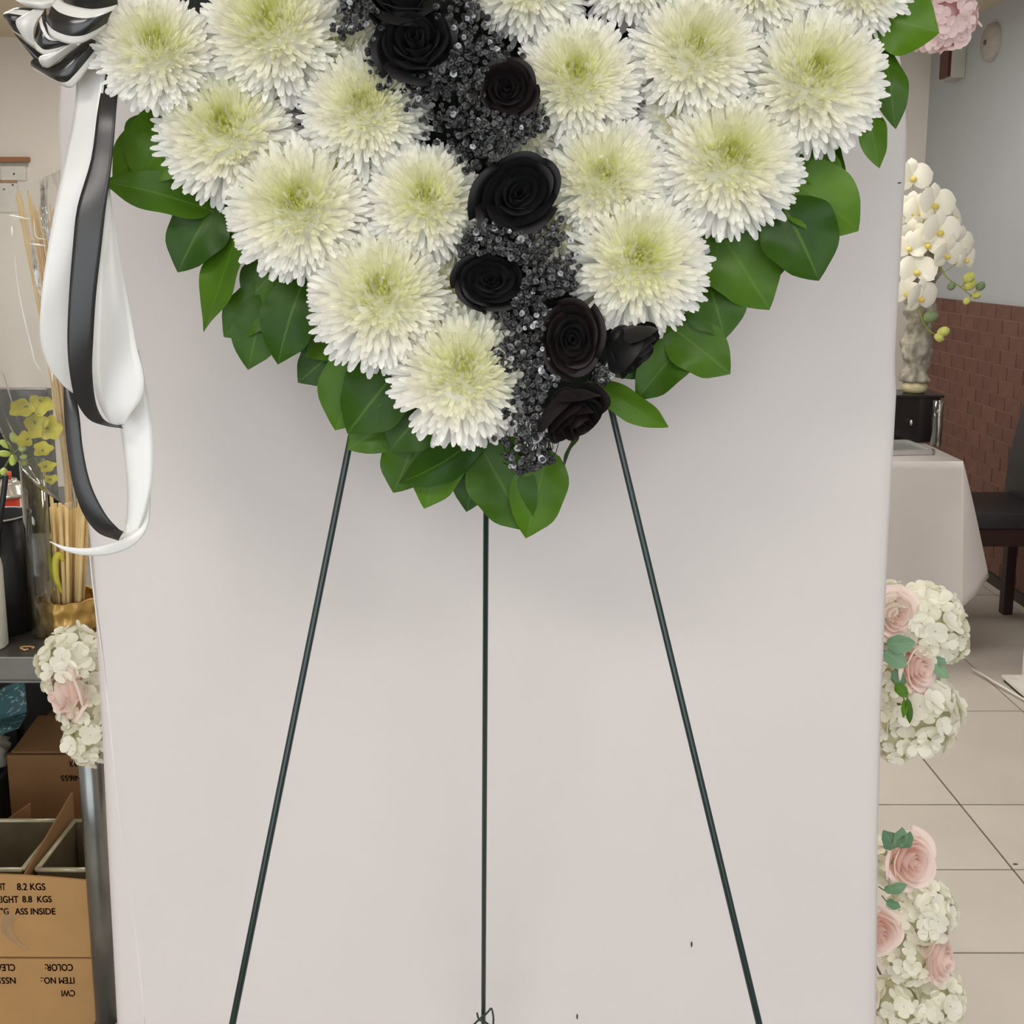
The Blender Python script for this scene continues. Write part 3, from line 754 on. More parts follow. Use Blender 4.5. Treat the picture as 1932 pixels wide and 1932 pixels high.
# ------------------------------------------------------------------ floral garlands behind the backdrop
FLO = {}
def floret_mesh(k, m, white):
    key = (k, m.name)
    if key in FLO: return FLO[key]
    r = random.Random(70 + k); vs = []; fs = []
    for i in range(4):
        a = i * PI / 2 + r.uniform(-.15, .15); L = r.uniform(.85, 1.05); w = r.uniform(.46, .58); up = r.uniform(.1, .5)
        b = len(vs); ca, sa = math.cos(a), math.sin(a)
        for (s, ws) in ((.05, .1), (.35, .75), (.65, 1.0), (.88, .8), (1.0, .3)):
            for u in (-1, 0, 1):
                x = s * L; y = u * w * ws; z = up * s * s + .18 * abs(u) * ws * w + .05
                vs.append((x * ca - y * sa, x * sa + y * ca, z))
        for q in range(4):
            for u in range(2): fs.append((b+q*3+u, b+q*3+u+1, b+(q+1)*3+u+1, b+(q+1)*3+u))
    me = mesh('floret', vs, fs, True); me.materials.append(m); FLO[key] = me
    return me
M_hyd = mat('cream_hydrangea', rgb(242, 240, 226), 0.65, var=0.05, scale=80, rnd=0.04, spec=.2, trans=.25)
M_hydp = mat('pink_blossom', rgb(246, 226, 225), 0.65, var=0.05, scale=80, rnd=0.04, spec=.2, trans=.25)
M_core = mat('hydrangea_core', rgb(196, 196, 164), 0.8)
M_corep = mat('blossom_core', rgb(205, 165, 165), 0.8)
def hydrangea(px, py, rp, D, label, seed, m=M_hyd, core=M_core, count=64, fr_=.26, group='cream hydrangea heads behind backdrop'):
    rnd = random.Random(seed); R = rp * mpp(px, py, D); c = P(px, py, D)
    t = thing('hydrangea_head', c, label, 'flower', group)
    MB().ellipsoid(c, (R * .72, R * .72, R * .72), None, 16, 10).build('core', core, t)
    ga = PI * (3 - math.sqrt(5))
    for i in range(count):
        z = 1 - 2 * (i + .5) / count; a = i * ga; q = math.sqrt(1 - z * z)
        d = Vector((q * math.cos(a), q * math.sin(a), z)); d = (d + Vector((rnd.uniform(-.15, .15), rnd.uniform(-.15, .15), rnd.uniform(-.15, .15)))).normalized()
        o = obj('floret', floret_mesh(rnd.randrange(6), m, True), None, t)
        n = (d + Vector((rnd.uniform(-.4, .4), rnd.uniform(-.4, .4), rnd.uniform(-.4, .4)))).normalized()
        o.rotation_mode = 'QUATERNION'; o.rotation_quaternion = frame(n).to_quaternion() @ Quaternion((0, 0, 1), rnd.uniform(0, 6))
        s = R * fr_ * rnd.uniform(.85, 1.15) * 1.25; o.scale = (s, s, s); o.location = d * R * rnd.uniform(.76, .9)
    return t
M_pink = mat('pink_rose_petal', rgb(247, 230, 223), 0.6, var=0.05, scale=30, spec=.2, trans=.25)
GP = 'blush roses behind the backdrop'
DG = 1.625
hydrangea(140, 1248, 66, DG, 'upper cream hydrangea head on left, overlapping the steel table edge', 31)
hydrangea(165, 1330, 58, DG, 'middle cream hydrangea head on left beside the blush rose', 32, count=50)
hydrangea(172, 1394, 46, DG - .02, 'small lowest cream hydrangea head on left above the steel post', 33, count=40, fr_=.32)
rose('blush_rose', 108, 1312, 50, 1.58, (-.6, -.8, -.1), 'blush rose facing left beside hydrangeas over cartons', 'flower', M_pink, 41, GP, (1, 1.1), opened=1.1)
hydrangea(1742, 1178, 78, DG + .01, 'big cream hydrangea head on right in front of the tablecloth', 34, count=84, fr_=.23)
hydrangea(1672, 1140, 44, DG, 'cream hydrangea head above the upper right blush rose', 35, count=36, fr_=.3)
hydrangea(1728, 1338, 84, DG, 'cream hydrangea head beneath the tilted right blush rose', 36, count=90, fr_=.22)
hydrangea(1684, 1290, 42, DG, 'cream hydrangea head left of the tilted right blush rose', 37, count=36, fr_=.3)
hydrangea(1690, 1392, 46, DG - .01, 'cream hydrangea head lowest of the middle right bunch', 38, count=40, fr_=.28)
hydrangea(1790, 1215, 34, DG + .01, 'cream hydrangea tuft at outer edge of the middle right bunch', 39, count=30, fr_=.34)
rose('blush_rose', 1692, 1162, 46, 1.585, (.1, -1, .1), 'upper blush rose on right half hidden by the backdrop', 'flower', M_pink, 42, GP)
rose('blush_rose', 1742, 1262, 44, 1.575, (.35, -1, .05), 'tilted blush rose in the middle right bunch', 'flower', M_pink, 43, GP, (.8, 1.1), opened=1.2)
hydrangea(1672, 1625, 40, DG, 'cream hydrangea head left of the lower right blush rose', 50, count=34, fr_=.32)
hydrangea(1738, 1712, 62, DG, 'cream hydrangea head under the lower right open blush rose', 51, count=62, fr_=.26)
hydrangea(1712, 1800, 52, DG, 'cream hydrangea head between two half hidden low blush roses', 52, count=46, fr_=.28)
hydrangea(1762, 1880, 56, DG + .01, 'cream hydrangea head at the lower right corner of bunch', 53, count=54, fr_=.27)
hydrangea(1692, 1895, 56, DG, 'cream hydrangea head at bottom edge beside the backdrop', 54, count=50, fr_=.27)
rose('blush_rose', 1727, 1628, 48, 1.575, (.25, -1, .25), 'open blush rose at the top of the lowest right bunch', 'flower', M_pink, 44, GP, opened=.9)
rose('blush_rose', 1664, 1768, 42, 1.58, (.1, -1, 0), 'blush rose at backdrop edge in the lowest right bunch', 'flower', M_pink, 45, GP)
rose('blush_rose', 1786, 1812, 42, 1.585, (.7, -.8, .1), 'blush rose on the outer side of the lowest right bunch', 'flower', M_pink, 46, GP, (.8, 1.15))
hydrangea(1772, 30, 70, DG, 'pink blossom head beside the big leaf at top right', 55, M_hydp, M_corep, 90, .22, 'pink blossom heads')
hydrangea(1745, -60, 55, DG, 'pink blossom head cut off by the top edge at right', 56, M_hydp, M_corep, 50, .26, 'pink blossom heads')
sprig('grey green leaves between the two middle right blush roses', [(1672, 1215, 1728, 1212, 34, dict(b=.1)), (1668, 1228, 1712, 1258, 34), (1690, 1262, 1702, 1300, 26, dict(r=.5)), (1758, 1252, 1790, 1280, 22), (1762, 1246, 1788, 1246, 18)], 61, M_euc, 1.585, 'eucalyptus_sprig')
sprig('green spike leaves under the middle right rose', [(1712, 1318, 1716, 1366, 14), (1706, 1320, 1704, 1355, 12), (1690, 1290, 1712, 1316, 22)], 62, M_leaf, 1.55, 'grass_sprig')
sprig('grey green leaves on top of the lowest right bunch', [(1688, 1600, 1666, 1566, 34), (1692, 1598, 1702, 1560, 28), (1700, 1600, 1718, 1568, 24), (1668, 1680, 1712, 1668, 22), (1672, 1700, 1700, 1712, 18)], 63, M_euc, 1.57, 'eucalyptus_sprig')

# ------------------------------------------------------------------ right background: table, orchid, chair, alarm
M_cloth = mat('grey_white_tablecloth', rgb(202, 197, 193), 0.8, var=0.02, scale=6, spec=.2)
def cloth_table():
    TX0, TX1, TY0, TY1, TZ = 0.75, 1.675, 3.73, 4.60, 0.755
    t = thing('banquet_table', ((TX0 + TX1) / 2, (TY0 + TY1) / 2, 0), 'rectangular table hidden under the hanging white cloth at right', 'table')
    M_w = mat('table_dark', rgb(60, 50, 44), .5)
    MB().box((TX0 + .01, TY0 + .01, TZ - .03), (TX1 - .01, TY1 - .01, TZ - .003)).build('tabletop', M_w, t, smooth=False)
    for x in (TX0 + .06, TX1 - .1):
        for y in (TY0 + .06, TY1 - .1):
            MB().box((x, y, 0), (x + .04, y + .04, TZ - .03)).build('leg', M_w, t, smooth=False)
    # cloth: perimeter of top (front edge left->right, then right edge front->back) and hem points
    top = []; hem = []
    for k, x in enumerate(np.linspace(TX0, TX1, 12)):
        top.append(Vector((x, TY0, TZ)))
        f = k / 11; hz = .31 - .13 * f ** 2; hem.append(Vector((x + .0 * f, TY0 - .015 - .02 * math.sin(f * 9), hz)))
    hem[-1] = P(1798, 1146, 3.66); hem[-2].x += .01
    extra_top = [top[-1].copy() for _ in range(3)]
    extra_hem = [P(1812, 1142, 3.64), P(1838, 1116, 3.66), P(1862, 1086, 3.70)]
    top += extra_top; hem += extra_hem
    for k, y in enumerate(np.linspace(TY0 + .06, TY1, 8)):
        top.append(Vector((TX1, y, TZ))); hem.append(Vector((TX1 + .07 * math.exp(-k * 3) + .010 + .005 * math.sin(k * 2.2), y, .27 + .03 * math.sin(k))))
    vs = []; fs = []; NR = 16; n = len(top)
    for j in range(NR + 1):
        s = j / NR
        for i in range(n):
            p = top[i].lerp(hem[i], s)
            if 0 < s: p.y -= .012 * math.sin(PI * min(s * 2, 1) / 2) + .010 * s * math.sin(i * 1.1)
            if s == 0: pass
            vs.append(p)
    for j in range(NR):
        for i in range(n - 1): fs.append((j*n+i, (j+1)*n+i, (j+1)*n+i+1, j*n+i+1))
    b = len(vs); tv = [(TX0, TY0, TZ), (TX1, TY0, TZ), (TX1, TY1, TZ), (TX0, TY1, TZ)]
    vs += [Vector(v) for v in tv]; fs.append((b, b+1, b+2, b+3))
    o = MB().add(vs, fs).build('tablecloth', M_cloth, None, origin=(1.2, 4.1, TZ), label='grey-white cloth draped over the table behind hydrangeas', cat='tablecloth')
    o.data.set_sharp_from_angle(angle=math.radians(50)); solid(o, .002)
cloth_table()
TZ = .757
def orchid():
    D = 4.16
    M_pot = mat('black_lacquer', rgb(24, 20, 20), .25, var=.1, spec=.6)
    M_moss = mat('grey_bark', rgb(156, 151, 138), .9, var=.5, scale=26, bump=.5, bscale=60)
    M_cream = mat('cream_ceramic', rgb(206, 196, 158), .4)
    c = P(1722, 838, D)
    t = thing('planter_box', Vector((c.x, D, TZ)), 'black lacquered planter box standing on the cloth covered table', 'planter')
    zt = P(1722, 746, D).z
    MB().box((c.x - .12, D - .07, TZ + .001), (c.x + .075, D + .09, zt)).build('body', M_pot, t, smooth=False, bevel=.004)
    MB().box((c.x - .13, D - .08, zt), (c.x + .085, D + .10, zt + .012)).build('lid', M_pot, t, smooth=False, bevel=.003)
    M_st = mat('silver', rgb(190, 190, 190), .25, metal=1)
    MB().ellipsoid((c.x - .045, D - .082, TZ + .085), (.008, .012, .014), None, 8, 6).build('knob', M_st, t)
    # glass candle vase beside it
    c2 = P(1758, 838, 4.08)
    glass = bpy.data.materials.new('thin_glass'); glass.use_nodes = True; nt = glass.node_tree
    tr = nt.nodes.new('ShaderNodeBsdfTransparent'); gl = nt.nodes.new('ShaderNodeBsdfGlossy'); gl.inputs['Roughness'].default_value = .05
    lw = nt.nodes.new('ShaderNodeLayerWeight'); lw.inputs[0].default_value = .35; mx = nt.nodes.new('ShaderNodeMixShader')
    tr.inputs[0].default_value = (.93, .94, .93, 1)
    nt.links.new(lw.outputs['Facing'], mx.inputs[0]); nt.links.new(tr.outputs[0], mx.inputs[1]); nt.links.new(gl.outputs[0], mx.inputs[2])
    nt.links.new(mx.outputs[0], nt.nodes['Material Output'].inputs[0]); MATS['thin_glass'] = glass
    rg = 10 * mpp(1758, 800, 4.06)
    MB().lathe((c2.x - .005, 4.03, TZ + .001), [(rg, 0), (rg, .18), (rg * .9, .18), (rg * .9, .004)], 20).build('glass_tumbler', glass, None, origin=(c2.x, 4.03, TZ),
        label='clear glass tumbler in front of the black planter box', cat='glass')
    # cream bowl with bark column
    zb = zt + .013; cb = P(1724, 740, D)
    MB().lathe((cb.x, D, zb), [(.04, 0), (.05, .012), (.052, .03), (.045, .042), (.03, .046)], 28).build('ceramic_bowl', M_cream, None, origin=(cb.x, D, zb),
        label='cream rounded bowl beneath the grey bark column', cat='bowl')
    zc0 = zb + .047; zc1 = P(1722, 470, D).z
    vs = []; fs = []; n = 40; m = 60; rr = random.Random(5)
    from mathutils import noise
    for j in range(m + 1):
        z = zc0 + (zc1 - zc0) * j / m
        for k in range(n):
            a = 2 * PI * k / n; d = Vector((math.cos(a), math.sin(a), 0))
            q = noise.noise(Vector((d.x * 2.2, d.y * 2.2, z * 22))) * .022 + noise.noise(Vector((d.x * 6, d.y * 6, z * 60 + 9))) * .013
            r = .052 + q + .008 * math.sin(z * 40)
            vs.append(Vector((cb.x + d.x * r + .010 * j / m, D + d.y * r, z)))
    for j in range(m):
        for k in range(n): k2 = (k + 1) % n; fs.append((j*n+k, j*n+k2, (j+1)*n+k2, (j+1)*n+k))
    fs.append(tuple(range(n - 1, -1, -1))); fs.append(tuple(m*n + k for k in range(n)))
    MB().add(vs, fs).build('bark_column', M_moss, None, origin=(cb.x, D, zc0), label='rough grey bark column rising behind white orchids', cat='bark')
    # orchids
    M_or = mat('orchid_petal', rgb(240, 238, 224), .5, var=.04, scale=60, spec=.3)
    M_lip = mat('orchid_lip', rgb(226, 206, 110), .5, var=.2, scale=90)
    M_ost = mat('orchid_stem', rgb(150, 156, 62), .5)
    M_bud = mat('orchid_bud', rgb(196, 200, 110), .5, var=.2, scale=60)
    M_bud2 = mat('orchid_bud_green', rgb(118, 138, 98), .5, var=.2, scale=60)
    def opetal(seed, wide):
        r = random.Random(seed); vs = []; fs = []; NS, NU = 7, 4; w0 = .62 if wide else .36
        for j in range(NS + 1):
            s = j / NS; w = w0 * (math.sin(PI * min(1, .06 + s * .94)) ** .6) * (1 if s < .98 else .35)
            for i in range(NU + 1):
                u = -1 + 2 * i / NU; vs.append((s, u * w * (1 if wide else .9), .22 * math.sin(s * 2.2) - .1 * s * s - .12 * u * u * w))
        fs = [(j*(NU+1)+i, j*(NU+1)+i+1, (j+1)*(NU+1)+i+1, (j+1)*(NU+1)+i) for j in range(NS) for i in range(NU)]
        me = mesh('petal', vs, fs, True); me.materials.append(M_or); return me
    PW = [opetal(k, True) for k in range(2)]; PN = [opetal(k + 9, False) for k in range(2)]
    def spray(label, path, blooms, buds, seed):
        rnd = random.Random(seed)
        p0 = P(*path[0])
        t = thing('orchid_spray', p0, label, 'orchid', 'white orchid sprays'); pts = cat_spline([P(*p) for p in path], 40)
        MB().tube(pts, [.0042 - .0022 * i / 40 for i in range(41)], 8).build('stem', M_ost, t)
        for (x, y, rp, d, n) in blooms:
            c = P(x, y, d); R = rp * 1.12 * mpp(x, y, d); Fm = frame(n)
            lip = MB()
            lip.ellipsoid(c + Fm @ Vector((0, -.12 * R, .12 * R)), (.16 * R, .22 * R, .14 * R), None, 10, 7)
            b = lip.build('blossom', M_lip, t)
            near = min(pts, key=lambda q: (q - c).length)
            MB().tube([c, (c + near) / 2 + Vector((0, .01, 0)), near], .0016, 6).build('pedicel', M_ost, t)
            for k, (ang, wide, sc) in enumerate(((90, False, 1.0), (215, False, .95), (325, False, .95), (15, True, 1.0), (165, True, 1.0))):
                o = obj('petal', (PW if wide else PN)[rnd.randrange(2)], None, b)
                q = Fm.to_quaternion() @ Quaternion((0, 0, 1), math.radians(ang + rnd.uniform(-8, 8))) @ Quaternion((0, 1, 0), rnd.uniform(-.25, .1))
                o.rotation_mode = 'QUATERNION'; o.rotation_quaternion = q; s = R * sc; o.scale = (s, s, s)
                o.location = (c - world_loc(t)) + Fm @ Vector((0, 0, (.02 if wide else -.04) * R)) - (Vector(b.location))
        for (x, y, rp, d, gm) in buds:
            c = P(x, y, d); R = rp * mpp(x, y, d); near = min(pts, key=lambda q: (q - c).length)
            MB().ellipsoid(c, (R * .88, R * .88, R * 1.1), (c - near) if (c - near).length > 1e-4 else None, 12, 8).build('bud', M_bud2 if gm else M_bud, t)
            MB().tube([near, c], .0018, 6).build('pedicel', M_ost, t)
        return t
    spray('white orchid spray arching out right with green buds at the end',
          [(1722, 560, 4.12), (1718, 480, 4.10), (1728, 440, 4.06), (1745, 455, 4.02), (1768, 490, 4.0), (1785, 522, 4.0), (1810, 540, 4.0), (1832, 558, 4.0)],
          [(1722, 335, 34, 4.10, (-.1, -1, .2)), (1762, 385, 36, 4.02, (.2, -1, .1)), (1738, 400, 32, 4.06, (-.3, -1, .1)), (1796, 410, 30, 4.06, (.8, -.6, .4)),
           (1772, 435, 36, 3.98, (.1, -1, 0)), (1806, 462, 34, 4.0, (.5, -1, -.1)), (1750, 460, 34, 4.0, (-.2, -1, 0)), (1822, 488, 26, 4.0, (.7, -1, -.2)), (1786, 480, 30, 3.97, (.2, -1, -.3)), (1720, 400, 36, 4.08, (-.5, -1, 0)), (1722, 450, 34, 4.06, (-.4, -1, -.1))],
          [(1828, 524, 11, 3.99, 0), (1830, 536, 12, 4.0, 0), (1850, 540, 9, 4.0, 1), (1842, 557, 8, 4.0, 0), (1824, 568, 7, 4.0, 0), (1795, 540, 8, 4.0, 1)], 5)
    spray('white orchid spray hanging down low with three round buds',
          [(1720, 575, 4.10), (1712, 545, 4.06), (1722, 560, 4.02), (1734, 585, 4.0), (1742, 608, 4.0), (1754, 624, 4.0), (1766, 632, 4.0)],
          [(1716, 468, 30, 4.02, (-.3, -1, .4)), (1730, 512, 34, 4.0, (-.3, -1, .3)), (1736, 560, 34, 3.98, (.3, -1, -.2)), (1712, 552, 26, 4.0, (-.5, -1, -.2))],
          [(1756, 598, 13, 3.99, 1), (1780, 626, 11, 4.0, 0), (1772, 637, 9, 4.0, 0)], 6)
orchid()
def tray():
    M_tr = mat('grey_tray', rgb(120, 122, 120), .35, spec=.5); M_rim = mat('silver_rim', rgb(205, 205, 202), .3, metal=.6)
    c = P(1715, 845, 3.93)
    t = thing('serving_tray', (1.50, 3.93, TZ), 'flat grey tray with silver rim lying on cloth before the planter', 'tray')
    MB().box((1.24, 3.84, TZ + .001), (1.60, 4.04, TZ + .012), .12, (1.5, 3.93, TZ)).build('plate', M_tr, t, smooth=False)
    for lo, hi in (((1.235, 3.83, TZ + .001), (1.605, 3.842, TZ + .02)), ((1.235, 4.035, TZ + .001), (1.605, 4.047, TZ + .02)), ((1.595, 3.83, TZ + .001), (1.607, 4.047, TZ + .02))):
        MB().box(lo, hi, .12, (1.5, 3.93, TZ)).build('rim', M_rim, t, smooth=False)
tray()
def chair():
    M_le = mat('black_leather', rgb(38, 36, 38), .42, var=.1, bump=.1, bscale=90, spec=.5)
    M_wd = mat('dark_brown_wood', rgb(46, 28, 24), .4, var=.15, scale=12)
    x0, x1, y0, y1 = 1.705, 2.19, 3.86, 4.22
    t = thing('dining_chair', ((x0 + x1) / 2, (y0 + y1) / 2, 0), 'dark leather dining chair tucked between the cloth table and brick wall', 'chair')
    MB().box((x0, y0, .455), (x1 - .02, y1, .525)).build('seat', M_le, t, bevel=.015)
    MB().box((x0 + .01, y0 + .01, .385), (x1 - .02, y1 - .01, .455)).build('seat_frame', M_wd, t, smooth=False, bevel=.004)
    prof = [(2.085, .40), (2.075, .55), (2.08, .66), (2.10, .78), (2.125, .90), (2.15, 1.0)]
    vs = []; fs = []
    for (x, z) in prof:
        for (dx, y) in ((0, y0 + .005), (.045, y0 + .005), (.045, y1 - .005), (0, y1 - .005)): vs.append(Vector((x + dx, y, z)))
    for j in range(len(prof) - 1):
        for k in range(4): k2 = (k + 1) % 4; fs.append((j*4+k, j*4+k2, (j+1)*4+k2, (j+1)*4+k))
    fs += [(3, 2, 1, 0), tuple(len(prof)*4 - 4 + k for k in range(4))]
    MB().add(vs, fs).build('backrest', M_le, t, smooth=False, bevel=.006)
    for x in (x0 + .02, x1 - .105):
        for y in (y0 + .015, y1 - .055):
            MB().box((x, y, 0), (x + .04, y + .04, .39)).build('leg', M_wd, t, smooth=False)
chair()
def rack():
    M_wr = mat('white_rack_paint', rgb(225, 222, 214), .5)
    p = P(1931, 1283, 3.50); t = thing('display_rack', (p.x + .09, 3.46, 0), 'low white display rack with slim post on the tiled floor', 'rack')
    MB().box((p.x - .005, 3.49, .004), (p.x + .011, 3.505, .55)).build('post', M_wr, t, smooth=False)
    MB().box((p.x - .085, 3.30, .012), (p.x + .25, 3.49, .022), .0).build('base_panel', M_wr, t, smooth=False)
    a = P(1884, 1266, 3.5); b = P(1932, 1312, 3.3)
    MB().tube([Vector((p.x - .16, 3.56, .016)), Vector((p.x - .09, 3.30, .010))], .004, 8).build('base_rail', M_wr, t)
    MB().box((p.x - .08, 3.31, .001), (p.x - .06, 3.48, .012)).build('foot', mat('rubber', rgb(40, 40, 40), .7), t, smooth=False)
    MB().box((p.x + .22, 3.31, .001), (p.x + .24, 3.48, .012)).build('foot', mat('rubber', rgb(40, 40, 40), .7), t, smooth=False)
rack()
c = P(1916, 1628, 2.37); MB().ellipsoid((c.x, c.y, .0015), (.007, .002, .0012), None, 8, 5).build('floor_scrap', mat('scrap', rgb(40, 36, 30), .8), None,
    origin=(c.x, c.y, 0), label='tiny dark scrap lying on the pale floor tile', cat='scrap')
def alarm():
    y = 5.30; zz = P(1780, 128, 5.3).z
    t = thing('wall_alarm', (WR, y, zz), 'white wall alarm box with dark red front below pink blossoms', 'alarm')
    MB().box((WR - .07, y - .02, zz - .05), (WR - .001, y + .10, zz + .13)).build('housing', mat('alarm_white', rgb(176, 174, 166), .5), t, smooth=False, bevel=.003)
    MB().box((WR - .085, y - .012, zz - .042), (WR - .07, y + .09, zz + .12)).build('front_plate', mat('alarm_red', rgb(78, 30, 34), .4), t, smooth=False)
    yc = 5.0; zc_ = P(1826, 80, 5.0).z
    t2 = thing('wall_bell', (WR, yc, zc_), 'round grey bell mounted on wall at top right', 'bell')
    vs = []; n = 28
    prof = [(.002, -.035), (.06, -.033), (.085, -.02), (.09, -.004), (.09, .0)]
    mb = MB(); fs = []
    for (r, x) in prof:
        for k in range(n): a = 2*PI*k/n; vs.append(Vector((WR + x, yc + r*math.cos(a), zc_ + r*math.sin(a))))
    for j in range(len(prof) - 1):
        for k in range(n): k2 = (k+1) % n; fs.append((j*n+k, (j+1)*n+k, (j+1)*n+k2, j*n+k2))
    mb.add(vs, fs).build('gong', mat('bell_grey', rgb(160, 156, 148), .4), t2)
    MB().ellipsoid((WR - .037, yc, zc_), (.006, .012, .012), None, 10, 6).build('boss', mat('bell_dark', rgb(80, 72, 66), .4), t2)
alarm()

# ------------------------------------------------------------------ left background
def steel_table():
    M_s = mat('brushed_steel', rgb(150, 148, 144), .35, metal=.85, var=.1, scale=20)
    M_sd = mat('steel_top', rgb(112, 108, 102), .4, metal=.7, var=.12, scale=16)
    M_post = mat('steel_post', rgb(140, 142, 140), .28, metal=.9, var=.2, scale=14)
    zt = .80; y0 = 1.755; x1 = -.745
    t = thing('steel_work_table', (-1.3, 2.1, 0), 'stainless steel work table at left with round tube legs', 'table')
    MB().box((-2.0, y0, zt - .012), (x1, 2.6, zt)).build('tabletop', M_sd, t, smooth=False)
    MB().box((-2.0, y0 - .004, zt - .042), (x1, y0 + .003, zt + .0015)).build('front_lip', M_s, t, smooth=False, bevel=.0012)
    MB().box((-2.0, y0 - .006, zt - .046), (x1, y0 + .012, zt - .042)).build('lower_lip', M_s, t, smooth=False)
    for x in (-.792, -1.95):
        for y in (1.80, 2.55):
            MB().tube([(x, y, 0.0), (x, y, zt - .012)], .0215, 20).build('leg', M_post, t)
            MB().lathe((x, y, 0), [(.026, 0), (.026, .03), (.0215, .035)], 20).build('foot', M_sd, t)
steel_table()
ZT = .8005
def on_table(px, D): 
    y_ = CY
    # pixel column px at table height and depth D
    zc = D * math.cos(TH) + (H - ZT) * math.sin(TH)
    return Vector(((px - CX) / F * zc, D, ZT))
def left_items():
    glass = MATS['thin_glass']
    # white plastic bottle
    c = on_table(-24, 1.80)
    t = thing('plastic_bottle', c, 'white plastic bottle at the left edge of steel table', 'bottle')
    M_pl = mat('white_plastic', rgb(206, 204, 192), .4)
    MB().lathe(c, [(.032, 0), (.036, .004), (.036, .15), (.034, .165), (.026, .178), (.016, .186), (.016, .2)], 28).build('body', M_pl, t)
    MB().lathe(c, [(.018, .2), (.018, .222), (.015, .225)], 20).build('cap', M_pl, t)
    # black vase
    c = on_table(12, 1.90)
    M_bk = mat('black_plastic', rgb(24, 24, 25), .35)
    hh = .226
    t = thing('black_cylinder_vase', c, 'black cylinder vase behind the white bottle', 'vase')
    MB().lathe(c, [(.055, 0), (.058, .003), (.058, hh), (.054, hh), (.054, .012)], 36).build('body', M_bk, t)
    rim = [c + Vector((.0585 * math.cos(a), .0585 * math.sin(a), hh)) for a in np.linspace(0, 2 * PI, 37)]
    MB().tube(rim, .0016, 6, False).build('rim', mat('clear_rim', rgb(170, 165, 158), .15, spec=.8), t)
    # black stirrer standing in it
    a = c + Vector((.010, -.05, hh - .10)); b = P(11, 898, 1.80)
    MB().tube([a, b], .0052, 8).build('black_rod', M_bk, None, origin=a, label='thin black rod leaning up out of the black vase', cat='rod')
    # spray can
    c = on_table(28, 2.10); c.x = P(20, 950, 2.10).x
    zt = P(28, 925, 2.10).z - ZT
    t = thing('spray_can', c, 'pink and red labelled spray can with silver shoulder and red nozzle', 'spray can')
    M_sv = mat('can_silver', rgb(205, 200, 190), .25, metal=.7)
    m = bpy.data.materials.new('can_label'); m.use_nodes = True; nt = m.node_tree; tc = nt.nodes.new('ShaderNodeTexCoord'); sp = nt.nodes.new('ShaderNodeSeparateXYZ')
    cr = nt.nodes.new('ShaderNodeValToRGB'); cr.color_ramp.interpolation = 'CONSTANT'; el = cr.color_ramp.elements
    el[0].position = 0; el[0].color = rgb(214, 160, 186); el[1].position = .54; el[1].color = rgb(190, 56, 36)
    e = el.new(.92); e.color = rgb(222, 190, 178)
    mr = nt.nodes.new('ShaderNodeMapRange'); mr.inputs['From Min'].default_value = -.034; mr.inputs['From Max'].default_value = .034
    nt.links.new(tc.outputs['Object'], sp.inputs[0]); nt.links.new(sp.outputs['X'], mr.inputs['Value']); nt.links.new(mr.outputs[0], cr.inputs[0])
    nt.links.new(cr.outputs[0], nt.nodes['Principled BSDF'].inputs['Base Color']); nt.nodes['Principled BSDF'].inputs['Roughness'].default_value = .35
    MB().lathe(c, [(.034, 0), (.034, zt - .012)], 32).build('can_body', m, t)
    MB().lathe(c, [(.0352, zt - .012), (.0352, zt - .006), (.032, zt - .003), (.028, zt + .010), (.02, zt + .018), (.016, zt + .02), (.016, zt + .024)], 32).build('shoulder', M_sv, t)
    MB().lathe(c, [(.006, zt + .024), (.006, zt + .040)], 16).build('nozzle', mat('nozzle_red', rgb(214, 84, 44), .4), t)
    # dark screen behind
    c = P(-10, 890, 2.35)
    zb = ZT
    t = thing('dark_monitor', (c.x, 2.38, ZT), 'black flat screen standing at back of steel table', 'monitor')
    zt2 = P(0, 735, 2.35).z
    MB().box((c.x - .3, 2.36, ZT + .06), (P(88, 800, 2.35).x, 2.39, zt2)).build('screen', mat('screen_black', rgb(14, 14, 15), .25), t, smooth=False, bevel=.004)
    MB().box((c.x - .12, 2.37, ZT), (c.x - .06, 2.40, ZT + .07)).build('neck', M_bk, t, smooth=False)
    MB().box((c.x - .2, 2.32, ZT), (c.x + .02, 2.46, ZT + .008)).build('foot', M_bk, t, smooth=False)
    # gold honeycomb vase
    c = on_table(136, 1.915); c.x = P(132, 1180, 1.915).x
    zt3 = P(130, 1128, 1.915).z - ZT + .004
    t = thing('gold_vase', c, 'gold honeycomb textured glass vase holding reed sticks', 'vase')
    vs = []; fs = []; n = 96; mm = 30; R = .060
    for j in range(mm + 1):
        z = zt3 * j / mm
        for k in range(n):
            a = 2 * PI * k / n
            u = a * R / .0314159; v = z / .030
            best = 9
            for rr in range(int(v) - 1, int(v) + 3):
                off = .5 if rr % 2 else 0
                uu = u - off; d = math.hypot(uu - round(uu), (v - rr) * .87); best = min(best, d)
            r = R - .008 * math.exp(-(best / .36) ** 2) + (.002 * math.sin(a * 12) if j == mm else 0)
            vs.append(c + Vector((r * math.cos(a), r * math.sin(a), z + .001)))
    for j in range(mm):
        for k in range(n): k2 = (k + 1) % n; fs.append((j*n+k, j*n+k2, (j+1)*n+k2, (j+1)*n+k))
    fs.append(tuple(range(n - 1, -1, -1)))
    o = MB().add(vs, fs).build('body', mat('gold_glass', rgb(188, 150, 78), .3, metal=.25, var=.2, scale=30, spec=.6), t); solid(o, .003)
    # reed bundle
    rnd = random.Random(8)
    t = thing('reed_bundle', c + Vector((0, 0, .01)), 'bundle of pale reed sticks standing in the gold vase and fanning upward', 'sticks')
